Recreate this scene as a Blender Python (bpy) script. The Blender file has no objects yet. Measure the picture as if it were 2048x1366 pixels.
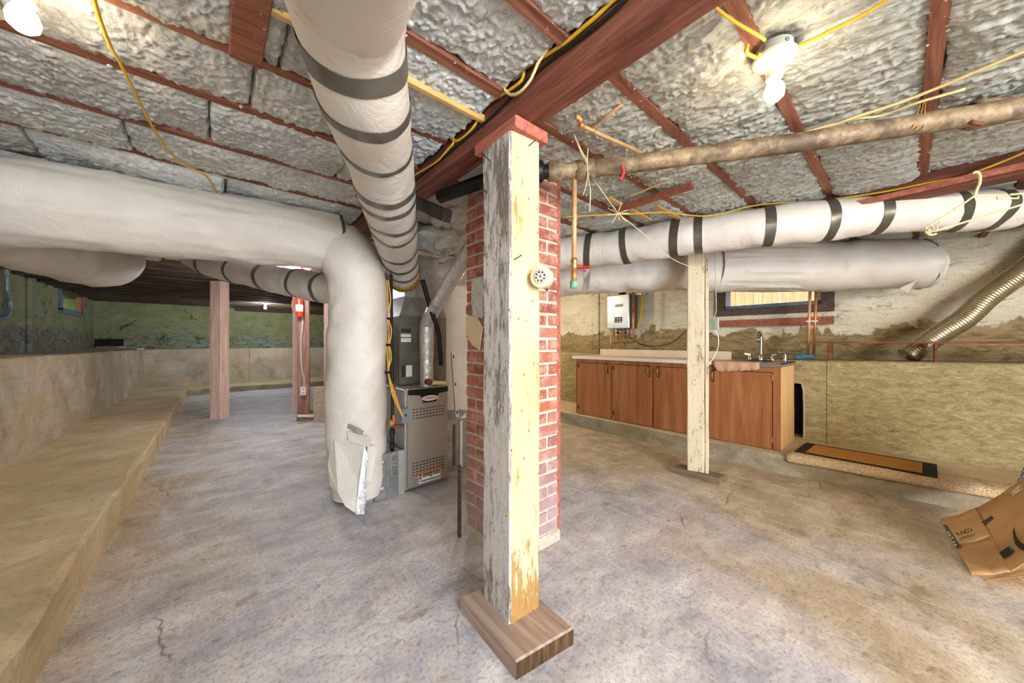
import bpy, math, random
import numpy as np
from mathutils import Vector
random.seed(7); rng=np.random.RandomState(7)
sc=bpy.context.scene; col=sc.collection
PI=math.pi
# ---------------------------------------------------------------- camera, world, lights, exposure
F=683.0; HC=1.2; YAW=math.atan2(594,683.0); S_,C_=math.sin(YAW),math.cos(YAW)
cam=bpy.data.cameras.new('camera'); cam.sensor_width=36; cam.lens=F/2048*36; cam.clip_start=0.02
co=bpy.data.objects.new('camera',cam); co.location=(0,0,HC); co.rotation_euler=(PI/2,0,-YAW); col.objects.link(co); sc.camera=co
sc.view_settings.view_transform='Standard'; sc.view_settings.look='None'; sc.view_settings.gamma=1
sc.view_settings.use_curve_mapping=False; sc.view_settings.exposure=0.85
w=bpy.data.worlds.new('world'); sc.world=w; w.use_nodes=True
wn=w.node_tree; bg=wn.nodes['Background']; sky=wn.nodes.new('ShaderNodeTexSky'); sky.sky_type='HOSEK_WILKIE'; sky.turbidity=5; sky.sun_direction=(0.6,-0.3,0.74)
wn.links.new(sky.outputs[0],bg.inputs[0]); bg.inputs[1].default_value=1.5
def light(name,kind,loc,power,color,size=0.03,sizey=None,target=None):
    l=bpy.data.lights.new(name,kind); l.energy=power; l.color=color
    if kind=='AREA':
        l.size=size
        if sizey: l.shape='RECTANGLE'; l.size_y=sizey
    else: l.shadow_soft_size=size
    o=bpy.data.objects.new(name,l); o.location=loc; col.objects.link(o)
    if target is not None: o.rotation_euler=(Vector(target)-Vector(loc)).to_track_quat('-Z','Y').to_euler()
    return o
WARM=(1.0,0.83,0.60); COOL=(0.80,0.90,1.0)
BULB1=(1.43,0.29,2.06); BULB2=(-0.38,1.52,2.06); BULB3=(0.93,10.3,2.04)
light('bulb_light_right','POINT',BULB1,6.5,WARM,0.042)
light('bulb_light_left','POINT',BULB2,8,WARM,0.042)
light('bulb_light_far','POINT',BULB3,95,(0.9,0.96,1.0),0.042)
# unseen fill lights added behind the camera: two points and a broad cool panel
light('fill_light_behind','POINT',(1.7,-2.5,1.95),90,WARM,0.15)
light('fill_light_overhead','POINT',(0.5,-0.8,2.04),34,(1.0,0.95,0.93),0.12)
light('fill_panel_behind','AREA',(-0.4,-3.9,1.25),250,COOL,3.0,2.0,(0.6,1.5,1.1))  # added area fill giving the cool light from behind
light('fill_light_mid','POINT',(3.6,4.6,2.05),45,WARM,0.1)  # added fill light for the right side of the cellar
light('fill_light_mid_left','POINT',(0.7,5.3,2.0),24,(0.95,0.97,1.0),0.12)  # added fill light to brighten the far posts
sn=bpy.data.lights.new('sun','SUN'); sn.energy=9; sn.angle=0.02; so=bpy.data.objects.new('sun',sn); col.objects.link(so); so.rotation_euler=Vector((0.45,-0.12,-0.9)).to_track_quat('-Z','Y').to_euler()
# ---------------------------------------------------------------- pixel rays onto real planes (2048x1366)
def dr(u,v):
    a=(u-1024)/F; return np.array([S_+C_*a, C_-S_*a,(683-v)/F])
O_=np.array([0,0,HC])
def onZ(u,v,z): q=dr(u,v); return O_+q*((z-HC)/q[2])
def onX(u,v,x): q=dr(u,v); return O_+q*(x/q[0])
def onY(u,v,y): q=dr(u,v); return O_+q*(y/q[1])
def onT(u,v,t): return O_+dr(u,v)*t
def RX(y): return max(0.0,0.75-y)*0.15          # the right walls swing outward near the camera
def onR(u,v,base):                               # ray onto the right wall plane at base + RX(y)
    p=onX(u,v,base)
    if p[1]>=0.75: return p
    q=dr(u,v); t=(base+0.75*0.15)/(q[0]+0.15*q[1]); return O_+q*t
# ---------------------------------------------------------------- noise
def _h(ix,iy,seed):
    n=(ix.astype(np.int64)*374761393+iy.astype(np.int64)*668265263+seed*1442695041)&0x7fffffff
    n=((n^(n>>13))*1274126177)&0x7fffffff
    return ((n^(n>>16))&0xffff)/65535.0
def vn(x,y,seed=0):
    x=np.asarray(x,float); y=np.asarray(y,float)
    ix=np.floor(x); iy=np.floor(y); fx=x-ix; fy=y-iy; fx=fx*fx*(3-2*fx); fy=fy*fy*(3-2*fy)
    a=_h(ix,iy,seed);b=_h(ix+1,iy,seed);c=_h(ix,iy+1,seed);d=_h(ix+1,iy+1,seed)
    return (a+(b-a)*fx)*(1-fy)+(c+(d-c)*fx)*fy-0.5
def fbm(x,y,o=4,seed=0):
    r=0;a=1
    for k in range(o): r=r+a*vn(x*2**k,y*2**k,seed+k*17); a*=0.5
    return r
# ---------------------------------------------------------------- materials
def hx(s):
    r=[int(s[i:i+2],16)/255 for i in (0,2,4)]
    return tuple(((c/12.92) if c<=0.04045 else ((c+0.055)/1.055)**2.4) for c in r)+(1,)
class G:
    def __init__(s,name,rough=0.8,metal=0.0,spec=0.3):
        s.m=bpy.data.materials.new(name); s.m.use_nodes=True; s.t=s.m.node_tree; s.N=s.t.nodes; s.L=s.t.links
        s.b=s.N['Principled BSDF']; s.b.inputs['Roughness'].default_value=rough; s.b.inputs['Metallic'].default_value=metal
        s.b.inputs['Specular IOR Level'].default_value=spec
        tc=s.N.new('ShaderNodeTexCoord'); s.objc=tc.outputs['Object']
        ge=s.N.new('ShaderNodeNewGeometry'); s.pos=ge.outputs['Position']; s.rand=ge.outputs['Random Per Island']
        oi=s.N.new('ShaderNodeObjectInfo'); s.orand=oi.outputs['Random']; s.nrm=None
    def vec(s,src,sc=(1,1,1),loc=(0,0,0),rot=(0,0,0)):
        n=s.N.new('ShaderNodeMapping'); s.L.new(src,n.inputs[0]); n.inputs['Scale'].default_value=sc; n.inputs['Location'].default_value=loc; n.inputs['Rotation'].default_value=rot
        return n.outputs[0]
    def noise(s,v,scale=5,detail=4,rough=0.6,dist=0.0,colour=False):
        n=s.N.new('ShaderNodeTexNoise'); s.L.new(v,n.inputs['Vector']); n.inputs['Scale'].default_value=scale; n.inputs['Detail'].default_value=detail
        n.inputs['Roughness'].default_value=rough; n.inputs['Distortion'].default_value=dist
        return n.outputs['Color' if colour else 'Fac']
    def voro(s,v,scale=5,feature='F1',out='Distance'):
        n=s.N.new('ShaderNodeTexVoronoi'); n.feature=feature; s.L.new(v,n.inputs['Vector']); n.inputs['Scale'].default_value=scale
        return n.outputs[out]
    def wave(s,v,scale=5,dist=2,axis='X',detail=2):
        n=s.N.new('ShaderNodeTexWave'); n.bands_direction=axis; s.L.new(v,n.inputs['Vector']); n.inputs['Scale'].default_value=scale; n.inputs['Distortion'].default_value=dist; n.inputs['Detail'].default_value=detail
        return n.outputs['Fac']
    def ramp(s,f,stops):
        n=s.N.new('ShaderNodeValToRGB'); s.put(n.inputs[0],f); e=n.color_ramp.elements
        while len(e)<len(stops): e.new(0.5)
        for el,(p,c) in zip(e,stops):
            el.position=p; el.color=hx(c) if isinstance(c,str) else ((c,c,c,1) if not isinstance(c,tuple) else c)
        return n.outputs[0]
    def put(s,i,v):
        if isinstance(v,bpy.types.NodeSocket): s.L.new(v,i)
        elif isinstance(v,str): i.default_value=hx(v)
        else:
            try: i.default_value=v
            except Exception: i.default_value=(v,v,v,1)
    def mix(s,f,a,b,mode='MIX'):
        n=s.N.new('ShaderNodeMix'); n.data_type='RGBA'; n.blend_type=mode
        s.put(n.inputs['Factor'],f); s.put(n.inputs[6],a); s.put(n.inputs[7],b); return n.outputs[2]
    def mth(s,op,a,b=0.5,c=None,clamp=False):
        n=s.N.new('ShaderNodeMath'); n.operation=op; n.use_clamp=clamp; s.put(n.inputs[0],a); s.put(n.inputs[1],b)
        if c is not None: s.put(n.inputs[2],c)
        return n.outputs[0]
    def sep(s,v):
        n=s.N.new('ShaderNodeSeparateXYZ'); s.L.new(v,n.inputs[0]); return n.outputs
    def col(s,c): s.put(s.b.inputs['Base Color'],c); return s
    def rough(s,c): s.put(s.b.inputs['Roughness'],c); return s
    def bump(s,h,strength=0.5,dist=0.01):
        n=s.N.new('ShaderNodeBump'); n.inputs['Strength'].default_value=strength; n.inputs['Distance'].default_value=dist; s.put(n.inputs['Height'],h)
        if s.nrm is not None: s.L.new(s.nrm,n.inputs['Normal'])
        s.nrm=n.outputs[0]; s.L.new(s.nrm,s.b.inputs['Normal']); return s
MT={}
def simple(name,c,rough=0.6,metal=0.0,var=0.12,scale=30,bump=0.0,spec=0.3,bs=None):
    g=G(name,rough,metal,spec); n=g.noise(g.objc,scale,3)
    base=hx(c); dk=tuple(x*(1-var) for x in base[:3])+(1,); lt=tuple(min(1,x*(1+var)) for x in base[:3])+(1,)
    g.col(g.ramp(n,[(0.3,dk),(0.7,lt)]))
    if bump: g.bump(g.noise(g.objc,bs or scale*2,3),bump,0.01)
    MT[name]=g.m; return g
def mats():
    # floor concrete
    g=G('concrete_floor',0.62,0,0.35); p=g.pos
    big=g.noise(g.vec(p,(0.55,0.35,1)),1.5,4,0.6,0.6); mid=g.noise(g.vec(p,(1,1.7,1),(3,1,0),(0,0,0.9)),2.6,8,0.72,0.25); fine=g.noise(p,60,5,0.8)
    streak=g.noise(g.vec(p,(6,1.0,1),(0,0,0),(0,0,-0.25)),2.2,8,0.75,0.2)
    c=g.ramp(mid,[(0.32,'9c9ca5'),(0.45,'bab9c0'),(0.56,'d0ced2'),(0.68,'e9e7e8')])
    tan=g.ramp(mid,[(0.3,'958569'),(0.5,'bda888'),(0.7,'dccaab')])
    x,y,z=g.sep(p)
    m=g.mth('ADD',big,g.mth('MULTIPLY',g.mth('SUBTRACT',g.mth('ABSOLUTE',g.mth('SUBTRACT',x,1.0)),1.05),0.22))  # tan toward both sides; along the left ledge it paints in the warm light
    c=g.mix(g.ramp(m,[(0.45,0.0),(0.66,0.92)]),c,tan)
    c=g.mix(g.ramp(streak,[(0.52,0.0),(0.64,0.6)]),c,'ded3c5'); c=g.mix(g.ramp(g.noise(g.vec(p,(1,1.6,1),(8,8,0),(0,0,0.9)),11,8,0.8,0.3),[(0.55,0.0),(0.66,0.6)]),c,'6e6455'); c=g.mix(g.ramp(g.noise(g.vec(p,(1,1,1),(2,6,0)),5,8,0.8,0.3),[(0.57,0.0),(0.68,0.7)]),c,'e6ddd4')
    c=g.mix(g.ramp(g.noise(p,2.1,5,0.7,1.2),[(0.6,0.0),(0.68,0.45)]),c,'6f5d45')
    c=g.mix(g.ramp(fine,[(0.33,0.7),(0.5,0.0)]),c,'6d6358')
    sp=g.voro(g.vec(p,(1,1.7,1)),17); c=g.mix(g.ramp(sp,[(0.0,0.75),(0.07,0.0)]),c,'4d4235')
    cr=g.voro(g.vec(g.mix(0.06,p,g.noise(p,7,3,colour=True),'ADD'),(0.75,0.55,1),(4.3,0.4,0)),1.0,'DISTANCE_TO_EDGE')
    ck=g.ramp(cr,[(0.0,1.0),(0.0035,0.0)]); ck=g.mth('MULTIPLY',ck,g.ramp(g.noise(p,0.9,2),[(0.5,0.0),(0.56,0.8)])); c=g.mix(ck,c,'5f5243')
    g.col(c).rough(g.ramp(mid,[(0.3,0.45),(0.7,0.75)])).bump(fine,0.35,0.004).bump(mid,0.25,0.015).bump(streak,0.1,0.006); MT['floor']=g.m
    def conc(name,cols,dark,zlo=None,olive=None,form=False,pit=14,top=None):
        g=G(name,0.85,0,0.2); p=g.pos
        n=g.noise(p,2.2,7,0.7,0.5); f=g.noise(p,45,5,0.8)
        c=g.ramp(n,[(0.3,cols[0]),(0.48,cols[1]),(0.66,cols[2])])
        if olive: c=g.mix(g.ramp(g.noise(g.vec(p,(1,1,2.5),(5,5,5)),1.7,5,0.7,0.8),[(0.45,0.0),(0.6,0.75)]),c,olive)
        c=g.mix(g.ramp(f,[(0.3,0.5),(0.48,0)]),c,dark)
        v=g.voro(g.vec(p,(1,1,1),(1,2,3)),pit); c=g.mix(g.ramp(v,[(0.03,0.7),(0.10,0.0)]),c,dark)
        st=g.noise(g.vec(p,(0.8,0.8,6)),4,5,0.7,1.0); c=g.mix(g.ramp(st,[(0.56,0.0),(0.7,0.35)]),c,dark)
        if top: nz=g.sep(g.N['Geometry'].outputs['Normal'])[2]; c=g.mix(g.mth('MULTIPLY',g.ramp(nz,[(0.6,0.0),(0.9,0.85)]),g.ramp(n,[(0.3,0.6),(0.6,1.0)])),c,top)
        g.col(c).bump(f,0.4,0.006).bump(n,0.4,0.02).bump(g.mth('MULTIPLY',v,-1),0.15,0.01); MT[name]=g.m
    conc('retaining',('8f887a','b8ae9c','d2c8b8'),'655b4c',olive='bca480')
    conc('ledge',('ab9878','c9b592','decdb2'),'7c6d55',olive='d0b88e',pit=9)
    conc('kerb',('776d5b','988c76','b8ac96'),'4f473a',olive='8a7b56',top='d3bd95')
    g=G('retaining_right',0.85,0,0.2); p=g.pos
    n=g.noise(g.vec(p,(1,1,2.6)),9,9,0.8,0.9); f=g.noise(p,60,5,0.8)
    c=g.ramp(n,[(0.30,'6f6144'),(0.45,'938359'),(0.56,'a89970'),(0.70,'c2b592')])
    c=g.mix(g.ramp(g.noise(g.vec(p,(1,1,3),(2,0,0)),13,5,0.7,2.5),[(0.57,0),(0.66,0.6)]),c,'6e6042')
    c=g.mix(g.ramp(f,[(0.3,0.4),(0.48,0)]),c,'5e5238')
    g.col(c).bump(n,0.35,0.012).bump(f,0.3,0.004); MT['retaining_right']=g.m
    # old painted walls
    def painted(name,pa,pb,wear,deep,zline,amp,extra=None,lines=True,black=0.0):
        g=G(name,0.85,0,0.2); p=g.pos; x,y,z=g.sep(p)
        n1=g.noise(g.vec(p,(1,1,1.6)),1.6,6,0.7,0.7); n2=g.noise(g.vec(p,(1,1,3)),6,6,0.75,1.0); f=g.noise(p,50,5,0.85)
        c=g.ramp(n1,[(0.3,pa),(0.65,pb)])
        h=g.mth('ADD',z,g.mth('MULTIPLY',g.mth('SUBTRACT',g.noise(p,1.9,5,0.65,0.6),0.5),amp))
        k=g.ramp(g.mth('MULTIPLY_ADD',g.mth('SUBTRACT',h,zline),-9.0,0.5),[(0.35,0.0),(0.6,1.0)])
        wcol=g.ramp(n2,[(0.3,deep),(0.5,wear[0]),(0.68,wear[1])])
        c=g.mix(k,c,wcol)
        c=g.mix(g.ramp(n2,[(0.54,0),(0.68,0.75)]),c,g.ramp(f,[(0.3,deep),(0.6,wear[0])]))
        if extra: c=g.mix(g.ramp(g.noise(g.vec(p,(1,1,1),(7,3,1)),2.6,5,0.7,0.6),[(0.52,0.0),(0.62,0.7)]),c,extra)
        if black: c=g.mix(g.ramp(g.noise(g.vec(p,(1,1,1.3),(1,9,4)),3.1,8,0.8,0.5),[(0.56,0.0),(0.64,black)]),c,'24241f')
        c=g.mix(g.ramp(f,[(0.33,0.5),(0.46,0)]),c,deep)
        if lines:
            zz=g.mth('FRACT',g.mth('ADD',g.mth('MULTIPLY',z,6.3),g.mth('MULTIPLY',n1,0.5)))
            ln=g.ramp(zz,[(0.0,1.0),(0.035,0.0)]); ln=g.mth('MULTIPLY',ln,g.ramp(g.noise(g.vec(p,(1,1,4)),2.5,3),[(0.48,0),(0.6,0.75)])); c=g.mix(ln,c,deep)
        g.col(c).bump(n2,0.5,0.015).bump(f,0.4,0.006); MT[name]=g.m
    painted('wall_right','cfc4a8','ebe2cc',('9c875f','c9b084'),'5d4c30',1.36,0.9,None,True,0.0)
    painted('wall_left','8b8c66','a5a986',('8a8577','a8aaa6'),'3b372c',1.38,0.8,'93a1a5',True,0.75)
    painted('wall_back','858960','a5ab83',('8b937f','b9c4c0'),'35352a',1.36,1.2,'938552',True,0.9)
    # woods
    def wood(name,a,b,c3,axis='X',sc=1.0,rough=0.75,grain=0.4,speck=None):
        g=G(name,rough,0,0.3); v={'X':(1,14,14),'Y':(14,1,14),'Z':(14,14,1)}[axis]
        p=g.pos; n=g.noise(g.vec(p,tuple(q*sc for q in v)),2.2,6,0.7,0.6); l=g.noise(p,2.5,4,0.6)
        c=g.ramp(n,[(0.3,a),(0.5,b),(0.7,c3)]); c=g.mix(g.mth('MULTIPLY',l,0.5),c,a)
        if speck: c=g.mix(g.ramp(g.noise(p,38,5,0.8),[(0.62,0),(0.68,0.8)]),c,speck)
        g.col(c).bump(n,grain,0.004); MT[name]=g.m
    wood('joist','60382a','945c46','b07b60','X',speck='c9bfb0'); wood('beam','4a281d','7f4b3b','a06854','Y',speck='35150e')
    wood('dark_joist','33261c','57463a','7b6a5a','X'); wood('red_wood','7e4434','a5624c','bd7c65','X'); wood('cap_wood','8a4636','b26a58','c48373','Y',grain=0.2,speck='4a2016')
    wood('base_wood','8b776a','b09a8b','cdb9ab','Y',sc=1.2,grain=0.9); wood('end_grain','2a1c10','5b4228','826445','Z',sc=2.5,grain=1.0); wood('grey_base','5d503c','82725a','9d8c70','Y',grain=0.6)
    wood('fir_post','b8907c','d6b5a4','eadbd2','Z'); wood('post_red','7d5144','9d7263','bf9c92','Z'); wood('lath','b88a4a','d6ad6a','e6c88e','X',grain=0.15)
    wood('plank','a08a74','c4b09a','d8c8b4','X'); wood('rust_wood','4f2b1e','7d4a34','9a6a4e','Y'); wood('outdoor_fence','b97f52','d9a278','e8bd97','Z')
    wood('cabinet','7f4a2a','a2683f','b88154','Z',sc=0.35,rough=0.45,grain=0.08); wood('cab_side','d9a768','e9be84','f0cc98','Z',sc=0.3,rough=0.5,grain=0.05)
    # flaking painted posts
    def flake(name,paint,paint2,under,under2,amt,zl=None,fl=0.56):
        g=G(name,0.75,0,0.25); p=g.pos
        n=g.noise(g.vec(p,(9,9,1.6)),5,8,0.8,0.4); f=g.noise(g.vec(p,(30,30,4)),6,6,0.85); l=g.noise(g.vec(p,(2,2,0.8)),2,3,0.6)
        nf=g.mth('ADD',g.mth('MULTIPLY',n,0.6),g.mth('MULTIPLY',l,0.4))
        c=g.ramp(l,[(0.35,paint),(0.65,paint2)])
        if zl: nf=g.mth('ADD',nf,g.ramp(g.sep(p)[2],zl))
        k=g.ramp(nf,[(amt,0.0),(amt+0.035,1.0)])
        u=g.ramp(f,[(0.3,under),(0.65,under2)])
        f2=g.noise(g.vec(p,(60,60,9)),6,5,0.85); k=g.mth('MAXIMUM',k,g.mth('MULTIPLY',g.ramp(f2,[(fl,0.0),(fl+0.05,0.8)]),g.ramp(n,[(0.4,0.25),(0.6,1.0)])))
        c=g.mix(k,c,u); c=g.mix(g.ramp(f,[(0.3,0.6),(0.4,0)]),c,under)
        c=g.mix(g.ramp(g.voro(g.vec(p,(1,1,0.6)),26),[(0.05,0.85),(0.13,0.0)]),c,'4f351f')
        g.col(c).bump(g.mth('MULTIPLY',k,-1),0.5,0.004).bump(f,0.4,0.003); MT[name]=g.m
    flake('post_left_face','ece8e2','dcd6d0','5e544a','a39a92',0.56,[(0.0,0.03),(0.45,0.0),(0.52,0.02),(0.75,0.0),(0.85,0.05)],0.50); flake('post_front_face','e0cfa6','d3bb8b','8f6a3c','c2985c',0.585,[(0.05,0.16),(0.45,0.06),(0.7,0.0)])
    flake('post_two','e6dac0','d9c9a8','6d4a2c','9a7448',0.57)
    # insulation
    def ins(name,a,b,d,tint,str_):
        g=G(name,0.98,0,0.05); p=g.pos
        vv=g.vec(p,(1.0,0.16,1) if str_ else (0.9,0.5,1))
        s1=g.noise(vv,30,8,0.78,0.9); s2=g.noise(g.vec(p,(1.0,0.3,1) if str_ else (1,0.8,1),(3,3,3)),75,7,0.8,1.0); f=g.noise(p,170,5,0.85,0.5); l=g.noise(p,1.5,5,0.65,0.4)
        c=g.ramp(s1,[(0.30,d),(0.43,a),(0.60,b)]); c=g.mix(g.ramp(l,[(0.45,0.0),(0.65,0.6)]),c,tint,'MULTIPLY' if False else 'MIX') if False else g.mix(g.mth('MULTIPLY',g.ramp(l,[(0.42,0.0),(0.65,0.8)]),g.ramp(s1,[(0.35,0.2),(0.6,0.9)])),c,tint)
        c=g.mix(g.ramp(s2,[(0.36,0.8),(0.45,0.0)]),c,d)
        c=g.mix(g.ramp(f,[(0.30,0.6),(0.42,0)]),c,'66635a')
        c=g.mix(g.ramp(g.noise(g.vec(p,(1,1,1),(4,4,4)),7,7,0.8,1),[(0.62,0),(0.72,0.7)]),c,'78807f')
        g.col(c).bump(s1,1.0,0.015 if str_ else 0.008).bump(s2,0.8,0.008 if str_ else 0.006).bump(f,0.5,0.004); MT[name]=g.m
    ins('insulation_left','dadad4','f6f4ed','8b9094','c3ccd8',False); ins('insulation_right','d6d5c6','f2eedf','858a80','c2cdc8',True)
    ins('insulation_dim','a09a88','c3bda9','6f695a','9aa0a0',True)
    # duct wrap
    g=G('duct_wrap',0.42,0,0.45); p=g.pos; n=g.noise(p,2.0,4,0.6); w1=g.noise(g.vec(p,(1,1,1)),7,6,0.7,2.0)
    c=g.ramp(n,[(0.3,'cdc4b8'),(0.65,'ddd6cc')]); c=g.mix(g.ramp(g.noise(g.vec(p,(1,1,1),(9,1,1)),5,6,0.75),[(0.6,0),(0.74,0.5)]),c,'b89a70')
    c=g.mix(g.ramp(g.noise(p,14,6,0.8),[(0.62,0),(0.7,0.35)]),c,'9c8a70'); g.col(c).bump(w1,0.45,0.02).bump(g.noise(p,60,3),0.06,0.004); MT['wrap']=g.m
    g=simple('tape','77746c',0.38,0.55,0.2,14); g.bump(g.noise(g.objc,22,4,0.6,1),0.2,0.01)
    g=simple('tape_dark','5f5b50',0.35,0.5,0.2,14)
    g=G('foil',0.32,0.75,0.5); v=g.noise(g.objc,22,5,0.7,1.5); g.col(g.ramp(v,[(0.3,'b5b4b2'),(0.7,'ececec')])).bump(v,0.6,0.01); MT['foil']=g.m
    g=G('galvanised',0.42,0.75,0.5); v=g.noise(g.objc,30,3); g.col(g.mix(g.ramp(v,[(0.4,0.3),(0.6,0)]),g.ramp(g.noise(g.objc,6,4),[(0.3,'8e9294'),(0.7,'b7b9b8')]),'7a7468')).bump(g.noise(g.objc,8,3),0.1,0.01); MT['galv']=g.m
    simple('furnace_face','a0978a',0.4,0.45,0.06,50); simple('furnace_side','b8b5ae',0.45,0.5,0.1,20); simple('black_plastic','15130f',0.35)
    simple('coil_case','6b675c',0.45,0.45,0.2,8); simple('black_pipe','1e1c19',0.4,0.3); simple('slot','221d18',0.8); simple('white_label','e4e0d6',0.5)
    simple('brown_yellow','9a7a2a',0.9,0,0.3,30,0.6); simple('red_label','b03226',0.5); simple('orange_label','d2622c',0.5); simple('dark_label','33312e',0.5)
    # brick
    g=G('brick',0.9,0,0.15); n=g.noise(g.pos,14,6,0.75); f=g.noise(g.pos,70,5,0.85); zc=g.sep(g.pos)[2]
    c=g.ramp(g.orand,[(0.0,'96564a'),(0.3,'a9604f'),(0.55,'b67363'),(0.8,'9c5a4c'),(1.0,'c06a4e')])
    c=g.mix(g.ramp(n,[(0.45,0.0),(0.62,0.75)]),c,'d0a794'); c=g.mix(g.ramp(f,[(0.3,0.5),(0.45,0)]),c,'5a2c22')
    k=g.mth('ADD',zc,g.mth('MULTIPLY',g.noise(g.pos,6,5,0.7),0.5)); c=g.mix(g.ramp(k,[(0.35,0.7),(1.15,0.0)]),c,'b3a6aa')
    g.col(c).bump(n,0.5,0.01).bump(f,0.5,0.005); MT['brick']=g.m
    simple('mortar','cbbfae',0.95,0,0.2,30,0.8)
    simple('tar','1d120c',0.4,0,0.3,20,0.6)
    simple('copper','c98a56',0.42,0.6,0.15,18); simple('copper_pale','d7a776',0.5,0.35,0.15,18); simple('brass','c09a5a',0.35,0.8)
    g=G('iron_pipe',0.6,0.25,0.4); nz=g.noise(g.pos,20,6,0.75); c=g.ramp(nz,[(0.3,'5e503d'),(0.5,'8a755a'),(0.7,'aa957a')])
    c=g.mix(g.ramp(g.noise(g.vec(g.pos,(1,1,1)),6,5,0.7),[(0.48,0),(0.6,0.8)]),c,'4d4033'); g.col(c).bump(nz,0.5,0.005); MT['iron']=g.m
    simple('yellow_cable','d3a72e',0.45,0,0.12,30); simple('cream_cable','d9bd84',0.5); simple('black_cable','1b1814',0.4); simple('conduit','8b97a3',0.45,0.5); simple('pale_conduit','b9b2ac',0.5,0.2)
    simple('porcelain','cfc8b4',0.25,0,0.03,10,spec=0.5); simple('box_grey','b5b3a4',0.5); simple('cream_plastic','e2d3ab',0.4); simple('hanger','ead09a',0.4); simple('string','e2d2a8',0.9); simple('red_string','b03a3a',0.9)
    for nm,cc,st in (('bulb_glow_warm',(1,0.85,0.62,1),7),('bulb_glow_cool',(0.9,0.96,1,1),25)):
        g=G(nm); g.b.inputs['Emission Color'].default_value=cc; g.b.inputs['Emission Strength'].default_value=st; g.col('ffffff'); MT[nm]=g.m
    simple('counter','e9dccb',0.35,0,0.04,20); simple('backsplash','e3cfb0',0.5,0,0.06,10); simple('steel','a9a6a0',0.3,0.8); simple('chrome','d5d5d5',0.12,1.0,0.05)
    simple('cloth','cba283',0.95,0,0.1,60,0.6); simple('heater','c3c9cb',0.3,0.35,0.04,8); simple('heater_side','737268',0.4,0.3)
    simple('extinguisher_red','d2361f',0.3,0,0.05,10,spec=0.6); simple('white_paint','e7e3dc',0.5); simple('green_corrosion','6fa68b',0.8,0,0.3,40,0.4)
    g=simple('coir','c58b3f',0.98,0,0.25,120,1.0,bs=160); g=simple('mat_border','2d2b26',0.95,0,0.35,90,1.0,bs=150)
    g=G('rug',0.98,0,0.1); v=g.voro(g.vec(g.pos,(1,0.6,1)),140); g.col(g.ramp(v,[(0.1,'f0dcb8'),(0.5,'dcbf94'),(0.95,'b8966a')])).bump(g.mth('MULTIPLY',v,-1),0.9,0.012); MT['rug']=g.m
    g=G('cardboard',0.8,0,0.2); n=g.noise(g.pos,5,3); g.col(g.ramp(n,[(0.3,'c59c6a'),(0.7,'d9b27e')])).bump(g.noise(g.pos,60,3),0.1,0.003); MT['cardboard']=g.m
    g=simple('box_ink','3a3322',0.6); simple('blue_ink','3c86b8',0.5); simple('box_tape','4a4a38',0.2)
    g=G('glass',0.05); g.b.inputs['Transmission Weight'].default_value=1.0; g.b.inputs['IOR'].default_value=1.45; g.col('f4f8f8'); MT['glass']=g.m
    simple('window_frame','5d4c44',0.8,0,0.35,40,0.5); simple('blue_frame','70869a',0.7,0,0.3,30); simple('white_frame','dfe2ea',0.6,0,0.1,20)
    simple('grass_outside','9ab04a',0.9,0,0.5,9); simple('grey_paint','5d5b58',0.8)
    simple('green_box','8f9a86',0.5); simple('soot','26252a',0.9,0,0.4,12,0.5)
    g=simple('flex_metal','b9a988',0.3,0.75,0.15,20)
mats()
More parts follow.
